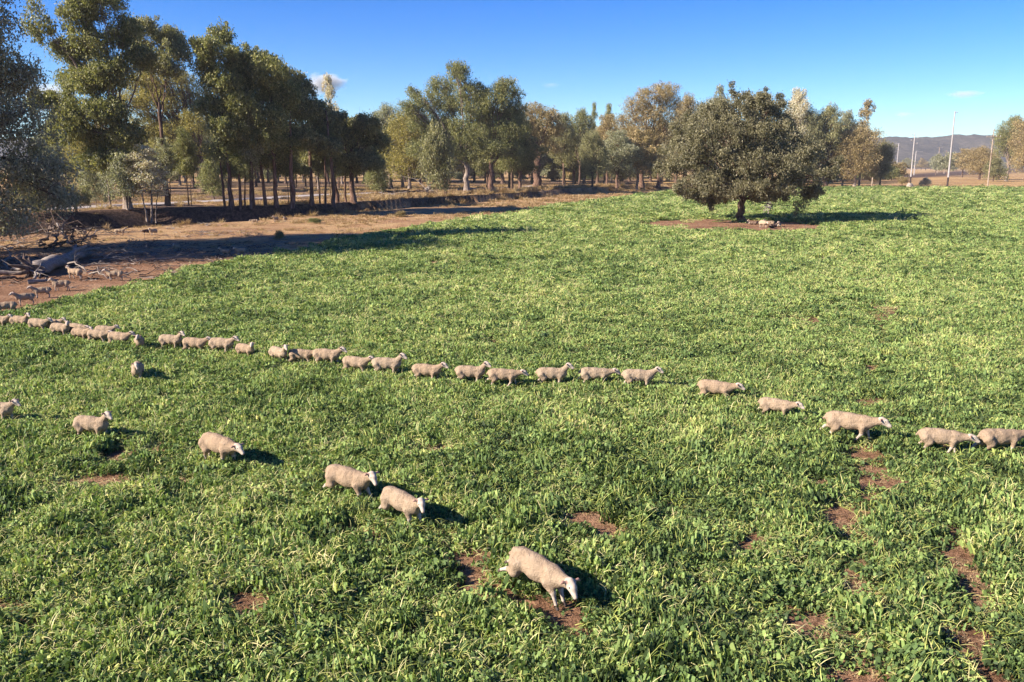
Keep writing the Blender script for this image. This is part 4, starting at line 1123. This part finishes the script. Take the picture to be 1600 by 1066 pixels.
# px, py = midpoint between the feet in the photograph; head = heading in the plan (0 = towards the right, minus = towards the viewer)
for row in [
    (2, 515, -12, .88, 'walk', 'first sheep of the long file, half cut off by the left edge', G1),
    (33, 516, -14, .90, 'walkup', 'second sheep of the file from the left edge, head raised behind its shoulder', G1),
    (62, 521, -16, .92, 'walk2', 'third sheep of the file from the left edge, following the tight pair', G1),
    (86, 520, -14, .86, 'walk', 'sheep mostly hidden behind the tight pair near the left of the file', G1),
    (97, 529, -18, .92, 'look', 'front sheep of the tight pair at the left of the file, turning its head', G1),
    (121, 527, -14, .84, 'low', 'sheep on the far side of the file just right of the tight pair', G1),
    (129, 536, -22, .88, 'walk', 'long-legged sheep next to the right of the tight pair', G1),
    (155, 539, -14, .88, 'low2', 'sheep with lowered head and shaded face in the middle of the left stretch', G1),
    (166, 531, -12, .84, 'walk2', 'sheep on the far side of the file with only its back and ears showing', G1),
    (188, 544, -16, .92, 'walk2', 'sheep just behind the one turned towards the viewer, in the left stretch', G1),
    (219, 550, -66, .86, 'walkup', 'narrow sheep seen from the front at the gap in the file', G1),
    (216, 597, -70, .92, 'face', 'pale-faced sheep coming straight towards the viewer below the file', G1),
    (269, 549, -12, .93, 'walkup', 'first sheep right of the gap in the file, ears up', G1),
    (306, 554, -14, .93, 'walk2', 'second sheep right of the gap in the file, walking with one leg forward', G1),
    (348, 556, -14, .98, 'walk', 'third sheep right of the gap, longest bodied of its foursome', G1),
    (385, 562, -30, .84, 'look', 'small sheep at the end of the foursome, its white face turned right', G1),
    (437, 570, -42, .92, 'walkup', 'sheep angled towards the viewer at the head of the second bunch', G1),
    (472, 572, -8, .88, 'low2', 'sheep with darkened chest squeezed behind the angled one', G1),
    (512, 575, -12, .98, 'walk', 'broad-backed sheep in the middle of the file, left of a white-faced one', G1),
    (557, 586, -20, .92, 'walk2', 'white-faced sheep in the middle of the file, two thin forelegs showing', G1),
    (606, 590, -6, .98, 'mark0', 'sheep holding its white head high at the end of the second bunch', G1),
    (668, 600, -16, .95, 'walk', 'sheep walking alone with its nose low, between the bunch and the next three', G1),
    (736, 603, -8, .95, 'walkup', 'sheep with raised head whose nose touches the rump in front', G1),
    (787, 608, -6, .95, 'trot', 'sheep with thin neck stretched forward, overlapping the one behind it', G1),
    (863, 606, -4, .95, 'walkup', 'sheep with head held upright near the centre of the file, front one of two', G1),
    (930, 606, -4, .95, 'trot', 'sheep striding with a hind leg back, just left of the dark-spotted one', G1),
    (998, 610, -8, .97, 'mark', 'sheep with dark spots on its flank, last before the spread-out runners', G1),
    (1118, 630, -24, 1.0, 'low2', 'sheep with legs hidden by the crop, first of the spread-out runners', G1),
    (1212, 657, -30, .90, 'trot', 'sheep trotting with its ears pricked, second of the spread-out runners', G1),
    (1326, 692, -28, 1.14, 'run0', 'sheep stepping onto the bare track with a hind leg stretched behind', G1),
    (1468, 712, -18, .98, 'low', 'sheep with its nose against the rump of the last one at right', G1),
    (1560, 714, 2, 1.02, 'trot', 'rightmost sheep of the file, its head reaching the right edge', G1),
    (0, 664, -10, .95, 'walk', 'sheep entering at the left edge below the file, mostly cut off', G2),
    (147, 690, -14, .97, 'walkup', 'plump sheep with head up in front of a long shadow at left', G2),
    (345, 729, -34, 1.12, 'trot0', 'sheep heading down to the right past a strip of straw-coloured ground', G2),
    (545, 783, -28, 1.08, 'run2', 'upper sheep of the close pair, leaping with a pinkish face', G2),
    (628, 820, -42, 1.02, 'face2', 'lower sheep of the close pair, white face towards the viewer', G2),
    (838, 934, -44, 1.12, 'run', 'nearest sheep, galloping diagonally beside two bare red patches', G2),
    (10, 492, 205, .90, 'low2', 'grey-shaded sheep on bare earth at the left edge, just above the file', G3),
    (40, 477, 222, .88, 'stand', 'sheep on red earth with a shaded flank, second from the left edge', G3),
    (66, 466, 212, .86, 'stand', 'sheep on red earth walking left, third from the left edge', G3),
    (96, 455, 205, .88, 'walkup', 'sheep on red earth with its head high below the pale log', G3),
    (118, 437, 165, 1.0, 'walkup', 'large sheep standing among broken branches with its head to the left', G3),
    (180, 439, 196, .92, 'stand', 'white sheep alone at the edge of the dark shade, facing left', G3),
    (276, 393, 265, .85, 'face', 'sheep in deep shade seen from the front, near the middle of the shaded ground', G3),
    (352, 400, 170, .80, 'stand', 'dim sheep in deep shade left of its paler neighbour', G3),
    (376, 400, 235, .90, 'stand', 'pale sheep in the shade close to the crop edge', G3),
    (128, 371, 175, 1.0, 'walkup', 'sheep looking left behind the top of the branch pile', G4),
    (108, 371, 200, .95, 'low', 'sheep half hidden behind the branch pile', G4),
    (84, 371, 160, .95, 'stand', 'sheep whose pale head shows over the long bare branch', G4),
    (188, 368, 10, .95, 'stand', 'dark shaded sheep at the foot of the creek bank', G4),
    (228, 367, 250, .80, 'low', 'small brownish sheep left of the bright one by the sapling', G4),
    (240, 368, 250, .95, 'face', 'bright white sheep in front of the sapling stem', G4),
    (398, 350, 200, .8, 'low', 'dim sheep in the dark creek, leftmost of the three there', G4),
    (431, 347, 250, .9, 'walkup', 'sheep climbing out of the dark creek, middle one of the three there', G4),
    (446, 347, 265, .85, 'face', 'sheep on the creek lip at the right of the three there', G4),
    (868, 350, 15, .9, 'lie', 'white sheep lying alone in the crop far from the others', 'sheep resting far off'),
    (1192, 357, 285, 1.3, 'low', 'large pinkish sheep grazing in the sun under the lone tree', 'sheep resting under the lone tree'),
    (1208, 356, 20, 1.1, 'lie', 'dark shaded sheep lying next to the pinkish one under the lone tree', 'sheep resting under the lone tree'),
    (1217, 354, 250, 1.1, 'lie', 'sheep with a pale face lying at the right of the group under the lone tree', 'sheep resting under the lone tree'),
    (1202, 351, 160, 1.1, 'lie', 'sheep lying in shade at the back of the group under the lone tree', 'sheep resting under the lone tree'),
    (1176, 351, 150, 1.0, 'lie', 'dark sheep lying between the trunk and the pinkish sheep', 'sheep resting under the lone tree'),
]:
    px, py, hd, sc, pose, lab, grp = row
    pose = {'mark0': 'walkup', 'run0': 'trot', 'trot0': 'low', 'face2': 'run2'}.get(pose, pose)
    o = sheep(px, py, hd, sc, pose, lab, grp)
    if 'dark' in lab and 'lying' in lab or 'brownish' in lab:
        o.material_slots[0].link = 'OBJECT'; o.material_slots[0].material = BARK_DARK  # wool takes the dark bark colour: shade painted on lying sheep, brown coat otherwise

# ------------------------------------------------------------------ fallen timber
wd = NT('weathered_grey_wood'); q_ = wd.obj()
mp = wd.t.nodes.new('ShaderNodeMapping'); mp.inputs['Scale'].default_value = (0.6, 6, 6); wd.l(q_, mp.inputs[0])
nw = wd.noise(mp.outputs[0], 3.0, 6, 0.7)
wd.principled(wd.ramp(nw, [(0.3, (0.08, 0.065, 0.055)), (0.5, (0.22, 0.18, 0.155)), (0.7, (0.40, 0.345, 0.30))]), 0.9, nw, 0.7, 0.05, 0.1)
WOOD = wd.mat
wb = NT('burnt_dark_wood'); nb_ = wb.noise(wb.obj(), 4.0, 5, 0.7); wb.principled(wb.ramp(nb_, [(0.35, (0.03, 0.022, 0.018)), (0.65, (0.16, 0.11, 0.085))]), 0.9, nb_, 0.8, 0.05, 0.1)
WOOD_D = wb.mat

def ground_z(x, y): return float(height(np.array([x]), np.array([y]))[0])
def branch_mesh(seed, a, b, r, arch=0.3, twigs=5, mat=WOOD, lift=0.0):
    """a fallen branch from world point a to b with side twigs; origin at a"""
    rng = np.random.RandomState(seed)
    a = np.array(a, float); b = np.array(b, float); L = np.linalg.norm(b - a)
    n = max(6, int(L / 0.5))
    t = np.linspace(0, 1, n)
    pts = a + (b - a) * t[:, None]
    pts[:, 2] += arch * np.sin(t * math.pi) + lift
    pts[1:-1] += rng.normal(0, 0.05 * math.sqrt(L), (n - 2, 3)) * [1, 1, 0.6]
    mb = MB(); o = a
    mb.tube(pts - o, np.linspace(r, r * 0.3, n), 7)
    for i in range(twigs):
        k = rng.randint(n // 3, n); p = pts[k]
        d = (b - a) / L + rng.normal(0, 0.75, 3); d[2] = abs(d[2]) * 0.6 + 0.05; d /= np.linalg.norm(d)
        l = L * rng.uniform(0.15, 0.35)
        e1_ = p + d * l * 0.5 + rng.normal(0, 0.06 * l, 3); e2_ = p + d * l + rng.normal(0, 0.15 * l, 3)
        e2_[2] = max(e2_[2] - 0.25 * l, min(a[2], b[2]) - 0.02)
        mb.tube(np.array([p, e1_, e2_]) - o, [r * 0.45, r * 0.3, r * 0.08], 5)
        for _ in range(2):
            e3 = e1_ + (e2_ - e1_) * 0.3 + rng.normal(0, 0.28 * l, 3); e3[2] = max(e3[2], min(a[2], b[2]))
            mb.tube(np.array([e1_, e3]) - o, [r * 0.18, r * 0.05], 4)
    return mb.mesh('branch', [mat])
GT = 'fallen timber on the bare earth'
def branch(seed, pa, pb, r, label, za=0.1, zb=0.1, arch=0.3, tw=5, mat=None, name='fallen_branch'):
    xa, ya, ga = hit(*pa); xb, yb, gb_ = hit(*pb)
    o = link(name, branch_mesh(seed, (xa, ya, ga + za), (xb, yb, gb_ + zb), r, arch, tw, mat or WOOD)); o.location = (xa, ya, ga + za)
    tag(o, label, 'branch' if name == 'fallen_branch' else 'log', GT); return o
# the great log: butt, hollow end and stubs
xa, ya, za = hit(58, 432); xb, yb, zb = hit(138, 398)
mb = MB(); A = np.array([xa, ya, za + 0.5]); B = np.array([xb, yb, zb + 0.38])
n = 46; t = np.linspace(0, 1, n); pts = A + (B - A) * t[:, None]
rl = np.random.RandomState(9); pts[:, 2] += 0.12 * np.sin(t * 5.0) - 0.1
root = thing('fallen_log', 'massive grey fallen log lying in the shade at left', 'log', (xa, ya, za), 0, GT)
O = np.array([xa, ya, za])
mb.tube(pts - O, np.linspace(0.62, 0.34, n) * (1 + rl.normal(0, 0.07, n)) * np.where(np.arange(n) == 0, 0.75, np.where(np.arange(n) == n - 1, 0.5, 1)), 26)
for ring in mb.v:
    if len(ring) > 1:
        c0 = ring.mean(0); f_ = 1 + (vnoise(ring[:, 0] * 1.1 + ring[:, 1] * 0.6, ring[:, 2] * 3.5 + ring[:, 1] * 1.2, 7) - 0.5) * 0.75 + (vnoise(ring[:, 0] * 3.5, ring[:, 2] * 9 + ring[:, 1] * 4, 8) - 0.5) * 0.28
        ring[:] = c0 + (ring - c0) * f_[:, None] * np.array([1, 1, 0.78])
link('log_trunk', mb.mesh('log_trunk', [WOOD]), root)
for (tt_, dx, dy, dz, r) in ((0.5, 0.9, 1.2, 0.9, 0.16), (0.72, -0.8, 1.4, 0.7, 0.13), (0.85, 1.6, -0.6, 0.5, 0.12)):
    p = A + (B - A) * tt_ - O
    m2 = MB(); m2.tube([p, p + np.array([dx, dy, dz]) * 0.6, p + np.array([dx, dy, dz]) + [0.2, 0, -0.1]], [r * 1.3, r, r * 0.5], 8)
    link('broken_limb', m2.mesh('broken_limb', [WOOD]), root)
m3 = MB()
for i in range(9):
    a = i * 0.7; p = A - O + np.array([-0.2, 0, 0])
    m3.tube([p, p + np.array([-0.35 - rl.rand() * 0.4, math.cos(a) * 0.9, math.sin(a) * 0.8]) * 0.8, p + np.array([-0.6 - rl.rand() * 0.6, math.cos(a) * 1.3, math.sin(a) * 0.9 + .1])], [0.2, 0.12, 0.03], 6)
link('root_plate', m3.mesh('root_plate', [WOOD_D]), root)

branch(1, (34, 377), (150, 373), 0.13, 'long pale bare branch lying across the back of the pile', 0.6, 0.7, 0.5, 6)
branch(2, (92, 372), (112, 395), 0.10, 'pale broken branch sloping down the front of the pile', 1.3, 0.4, 0.2, 4)
branch(3, (62, 388), (104, 366), 0.12, 'dark branch rising through the middle of the pile', 0.2, 1.3, 0.3, 8, WOOD_D)
branch(4, (70, 392), (120, 386), 0.16, 'thick dark branch at the base of the pile', 0.15, 0.3, 0.3, 9, WOOD_D)
branch(5, (78, 372), (128, 392), 0.11, 'dark forked branch lying over the great log', 0.9, 0.3, 0.4, 8, WOOD_D)
branch(6, (84, 394), (96, 372), 0.10, 'short upright snag in the pile', 0.3, 1.6, 0.1, 6, WOOD_D)
branch(7, (140, 376), (170, 372), 0.06, 'thin arched branch right of the pile', 0.1, 0.5, 0.7, 3)
branch(8, (150, 374), (128, 385), 0.09, 'short dark branch at the right end of the long pale one', 0.1, 0.6, 0.2, 3, WOOD_D)
branch(9, (12, 422), (20, 398), 0.05, 'thin curved stick standing up at the left edge', 0.05, 0.6, 0.5, 1)
branch(10, (22, 424), (62, 436), 0.12, 'pale split branch pointing at the great log', 0.2, 0.15, 0.2, 2)
branch(11, (40, 418), (58, 436), 0.08, 'short pale branch crossing the split one', 0.45, 0.1, 0.05, 1)
branch(12, (-10, 430), (66, 428), 0.17, 'grey log lying flat at the left edge', 0.15, 0.12, 0.05, 2, None, 'fallen_log')
branch(13, (-10, 440), (40, 437), 0.15, 'dark log in front of the flat grey one', 0.12, 0.1, 0.05, 3, WOOD_D, 'fallen_log')
branch(14, (44, 444), (92, 440), 0.15, 'bleached log on the open red earth below the great log', 0.12, 0.1, 0.04, 1, None, 'fallen_log')
branch(15, (54, 442), (64, 432), 0.10, 'stubby stick propped on the bleached log', 0.2, 0.6, 0.0, 1)
branch(16, (104, 420), (136, 430), 0.08, 'forked branch behind the large standing sheep', 0.3, 0.2, 0.4, 5)
branch(17, (140, 431), (168, 437), 0.07, 'small pale branch left of the white lone sheep', 0.1, 0.05, 0.2, 4)
branch(18, (0, 388), (60, 380), 0.07, 'thin branch on the sunlit ground at far left', 0.1, 0.1, 0.1, 3)
branch(30, (-10, 412), (48, 404), 0.09, 'grey branch on the sunlit ground above the flat logs', 0.1, 0.1, 0.1, 4)
for i, (pa, pb, lab) in enumerate([((125, 398), (170, 404), 'spray of pale twigs just right of the great log'), ((150, 392), (205, 396), 'spray of pale twigs in the middle of the shade'), ((185, 400), (240, 396), 'spray of pale twigs at the right end of the shaded litter'),
                              ((140, 408), (215, 410), 'long thin fallen branch along the front of the shaded litter'), ((200, 378), (214, 382), 'small bleached stick at the sunlit edge behind the shade'), ((240, 408), (300, 404), 'long thin fallen branch in the shade right of the twigs'),
                              ((130, 418), (190, 416), 'thin branch on the dark ground behind the white lone sheep'), ((160, 386), (230, 388), 'fine twigs at the back of the shaded litter')]):
    branch(40 + i, pa, pb, 0.055, lab, 0.08, 0.08, 0.15, 11)
branch(60, (600, 303), (680, 303), 0.28, 'dark fallen log among the trees beyond the creek', 0.35, 0.3, 0.3, 8, WOOD_D, 'fallen_log')
branch(61, (596, 305), (640, 308), 0.12, 'pale fallen branch in front of the dark log beyond the creek', 0.2, 0.2, 0.3, 5)
branch(62, (664, 303), (676, 296), 0.16, 'pale upturned stump end at the right of the dark log', 0.3, 1.4, 0.2, 5)
branch(63, (846, 299), (860, 306), 0.12, 'pale branch fallen into the creek by the gnarled tree', 0.4, 0.2, 0.2, 2)
branch(64, (1198, 340), (1200, 313), 0.07, 'thin pale dead stem leaning under the lone tree', 0.1, 2.6, 0.0, 0)

# twigs and bark litter strewn over the bare earth
tw_src = []
for i in range(4):
    rg = np.random.RandomState(800 + i); mb = MB()
    for j in range(9):
        a = rg.rand() * 6.28; p = np.array([rg.normal(0, .5), rg.normal(0, .5), 0.03]); d_ = np.array([math.cos(a), math.sin(a), rg.uniform(-.05, .25)]); l_ = rg.uniform(0.3, 1.0)
        mb.tube([p, p + d_ * l_ * .5 + rg.normal(0, .04, 3), p + d_ * l_ + rg.normal(0, .08, 3)], [0.022, 0.016, 0.006], 4)
    me_ = mb.mesh('twig_litter', [WOOD if i % 2 else WOOD_D]); tw_src.append(me_)
rg = np.random.RandomState(77); K = 2600
lx_ = rg.uniform(-60, 0, K); ly_ = rg.uniform(48, 112, K)
dn = fbm(lx_ * 0.12, ly_ * 0.12, 333, 3)
ddl, ssl, _ = seg_dist(lx_, ly_, LIP)
c1 = P(110, 400); core = np.exp(-(((lx_ - c1[0]) / 16) ** 2 + ((ly_ - c1[1]) / 11) ** 2))
kk = (rg.rand(K) < np.clip((dn - 0.45) * 1.2, 0, 1) * 0.5 + core * 0.95) & (crop_w(lx_, ly_) < 0.1) & (ssl < 0)
lx_, ly_ = lx_[kk], ly_[kk]; K = len(lx_)
s_ = rg.uniform(0.6, 1.6, K)
ltr = scatter('twig_litter', None, np.stack([lx_, ly_, height(lx_, ly_)], 1), np.stack([np.zeros(K), np.zeros(K), rg.rand(K) * 6.28], 1), np.stack([s_, s_, s_], 1), rg.randint(0, 4, K), np.full(K, .5), tw_src)
tag(ltr, 'twigs and bark strewn over the bare earth round the fallen log', 'twigs', None, 'stuff')
T('farlow', 437, 375, 361, 20, 'small dark tuft of a bush on the dry verge near the shaded ground', F_DARK, name='bush')
T('farlow', 627, 339, 330, 24, 'low tuft of scrub on the dry verge, middle of its length', F_BROWN, name='bush')
T('farlow', 492, 349, 341, 26, 'low olive tuft of scrub on the dry verge right of the creek sheep', F_OLIVE, name='bush')
# ------------------------------------------------------------------ poles
cm = NT('pale_concrete'); cn_ = cm.noise(cm.obj(), 3.0, 4); cm.principled(cm.ramp(cn_, [(0.3, (0.24, 0.215, 0.20)), (0.7, (0.34, 0.31, 0.295))]), 0.8, cn_, 0.3, 0.02, 0.2); CONC = cm.mat
pm = NT('dark_painted_base'); pm.principled((0.035, 0.022, 0.018), 0.8); PAINT = pm.mat
pw = NT('brown_pole_wood'); pn = pw.noise(pw.obj(), 3.0, 4); pw.principled(pw.ramp(pn, [(0.3, (0.16, 0.11, 0.075)), (0.7, (0.36, 0.28, 0.21))]), 0.9, pn, 0.4, 0.03, 0.1); PWOOD = pw.mat
im_ = NT('grey_insulator'); im_.principled((0.35, 0.33, 0.32), 0.4); INS = im_.mat
def pole(px, py, topy, r, label, arms, wood=False, dark=0.0, armw=1.3):
    x, y, z = hit(px, py)
    k = FPX / (y * CP + (CAMH - z) * SP)
    H = (py - topy) / k
    o = thing('utility_pole', label, 'pole', (x, y, z), 0)
    m = MB(); h0 = H * dark
    m.tube([(0, 0, h0), (0, 0, H * 0.5 + h0 * .5), (0, 0, H)], [r, r * 0.85, r * 0.62], 12)
    link('shaft', m.mesh('shaft', [PWOOD if wood else CONC]), o)
    if dark:
        m = MB(); m.tube([(0, 0, -0.3), (0, 0, h0)], [r * 1.12, r * 1.08], 12); link('painted_base', m.mesh('painted_base', [PAINT]), o)
    for (fz, side, w) in arms:
        m = MB(); zz = H * fz
        if side == 0: m.box((0, -r - 0.06, zz), (w, 0.07, 0.10)); ends = (-w * 0.9, -w * 0.35, w * 0.35, w * 0.9)
        else: m.box((side * (w / 2 + r * 0.6), 0, zz), (w / 2, 0.07, 0.09)); ends = (side * w,)
        a = link('crossarm', m.mesh('crossarm', [PWOOD if wood else CONC], False), o)
        for e in ends:
            m = MB(); m.tube([(e, -r - 0.06 if side == 0 else 0, zz + 0.1), (e, -r - 0.06 if side == 0 else 0, zz + 0.22), (e, -r - .06 if side == 0 else 0, zz + 0.5)], [0.06, 0.13, 0.07], 8)
            link('insulator', m.mesh('insulator', [INS]), a)
    return o
pole(1480, 292.5, 178, 0.29, 'tallest pole, pale with a dark base, standing at the far edge of the crop', [(0.985, 1, 0.9)], dark=0.13)
pole(1422, 289, 211, 0.27, 'pale pole with short staggered arms, middle one of the three left of the tallest', [(0.97, -1, 1.0), (0.91, 1, 1.3), (0.86, -1, 1.2), (0.80, 1, 1.2)], dark=0.16)
pole(1428, 274, 237, 0.42, 'slimmer pole with two long arms just behind the pole with staggered arms', [(0.97, 1, 5.0), (0.80, 1, 4.6)])
pole(1400, 273.5, 225, 0.42, 'leftmost pale pole with a dark foot, beside the far clump of trees', [(0.98, -1, 1.2), (0.92, -1, 1.2)], dark=0.14)
pole(1543, 291.5, 204, 0.24, 'brown wooden pole with a crossarm in front of the trees at far right', [(0.86, 0, 2.6)], wood=True)
pole(1464, 271, 231, 0.4, 'distant leaning brown pole left of the tallest one', [(0.97, 0, 3.0)], wood=True)
pole(1475, 271.5, 236, 0.4, 'second distant brown pole close behind the tallest one', [(0.95, 0, 2.6)], wood=True)

# fence posts and rubble by the far clump
mst = NT('pale_stone'); sn = mst.noise(mst.obj(), 2.0, 5); mst.principled(mst.ramp(sn, [(0.3, (0.20, 0.17, 0.14)), (0.7, (0.36, 0.31, 0.27))]), 0.9, sn, 0.6, 0.1, 0.1); STONE = mst.mat
def rock(px, py, w, h, label):
    x, y, z = hit(px, py); rg = np.random.RandomState(int(px))
    m = MB()
    for i in range(5):
        ox, oy = rg.normal(0, w * 0.22, 2)
        m.tube([(ox, oy, -0.1), (ox, oy, h * 0.5), (ox * 0.7, oy, h * rg.uniform(0.75, 1.0))], [w * rg.uniform(.28, .4), w * rg.uniform(.22, .34), w * 0.12], 7)
    o = link('rock', m.mesh('rock', [STONE], False)); o.location = (x, y, z); tag(o, label, 'rock'); return o
rock(1422, 293.5, 1.7, 1.6, 'pale stone block at the crop edge below the pole with staggered arms')
rock(1290, 292.5, 1.2, 1.1, 'small white rock under the far trees left of the rust-tinted tree')
pm2 = MB(); pm2.tube([(0, 0, -0.3), (0, 0, 1.3)], [0.11, 0.09], 8)
x, y, z = hit(1362, 294); po = link('fence_post', pm2.mesh('fence_post', [PWOOD])); po.location = (x, y, z); po.scale = (2, 2, 2.6); tag(po, 'grey wooden post at the crop edge under the rust-tinted tree', 'post')

# ------------------------------------------------------------------ clouds (outside the haze) and haze
def cloud(px, py, dist, w, h, dens, seed, label, tint=(1, 1, 1)):
    d = ray(px, py); d = d / np.linalg.norm(d)
    c = np.array([0, 0, CAMH]) + d * dist; k = dist / FPX
    W_, H_ = w * k / 2, h * k / 2
    m = NT('cloud_vapour'); tc = m.t.nodes.new('ShaderNodeTexCoord')
    n_ = m.noise(tc.outputs['Object'], 2.3, 5, 0.6)
    ln = m.t.nodes.new('ShaderNodeVectorMath'); ln.operation = 'LENGTH'; m.l(tc.outputs['Object'], ln.inputs[0])
    fall = m.math('SUBTRACT', 1.0, ln.outputs['Value'])
    v_ = m.math('MULTIPLY', m.math('MAXIMUM', m.math('SUBTRACT', m.math('ADD', m.math('MULTIPLY', fall, 0.9), n_), 0.78), 0.0), dens)
    pv_ = m.t.nodes.new('ShaderNodeVolumePrincipled'); pv_.inputs['Color'].default_value = (*tint, 1); m.l(v_, pv_.inputs['Density'])
    m.l(pv_.outputs[0], m.out.inputs['Volume'])
    vs = []; fs = []
    nu, nv = 16, 9
    for i in range(nv + 1):
        for j in range(nu):
            a = math.pi * i / nv; b = 2 * math.pi * j / nu
            vs.append((math.sin(a) * math.cos(b), math.sin(a) * math.sin(b), math.cos(a)))
    for i in range(nv):
        for j in range(nu): fs.append((i * nu + j, (i + 1) * nu + j, (i + 1) * nu + (j + 1) % nu, i * nu + (j + 1) % nu))
    o = link('cloud', mesh_np('cloud', vs, fs, [m.mat], True)); o.location = c; o.scale = (W_, W_ * 0.6, H_)
    tag(o, label, 'cloud', None, None); return o
cloud(508, 130, 8000, 84, 44, 0.06, 1, 'white puff of cloud behind the sloping dark treetops')
cloud(1507, 147, 9000, 70, 16, 0.012, 2, 'faint pinkish wisp of cloud above the right-hand poles', (1, .9, .9))
cloud(1412, 179, 9000, 40, 12, 0.012, 3, 'small faint wisp of cloud low over the ridge', (1, .9, .9))
cloud(860, 133, 9000, 44, 12, 0.004, 4, 'barely visible wisp of cloud over the middle of the tree line', (1, .9, .9))
cloud(75, 150, 9000, 100, 60, 0.02, 5, 'soft white cloud in the sky gap at left between the tall trees')

hz = NT('haze_air'); hz.t.nodes.remove(hz.t.nodes[0]) if False else None
pvz = hz.t.nodes.new('ShaderNodeVolumePrincipled'); pvz.inputs['Color'].default_value = (0.84, 0.86, 0.94, 1); pvz.inputs['Density'].default_value = 0.00009
hz.l(pvz.outputs[0], hz.out.inputs['Volume'])
m = MB(); m.box((0, 0, 88), (5400, 5400, 94))
ho_ = link('haze', m.mesh('haze', [hz.mat], False)); tag(ho_, None, None, None, 'stuff')
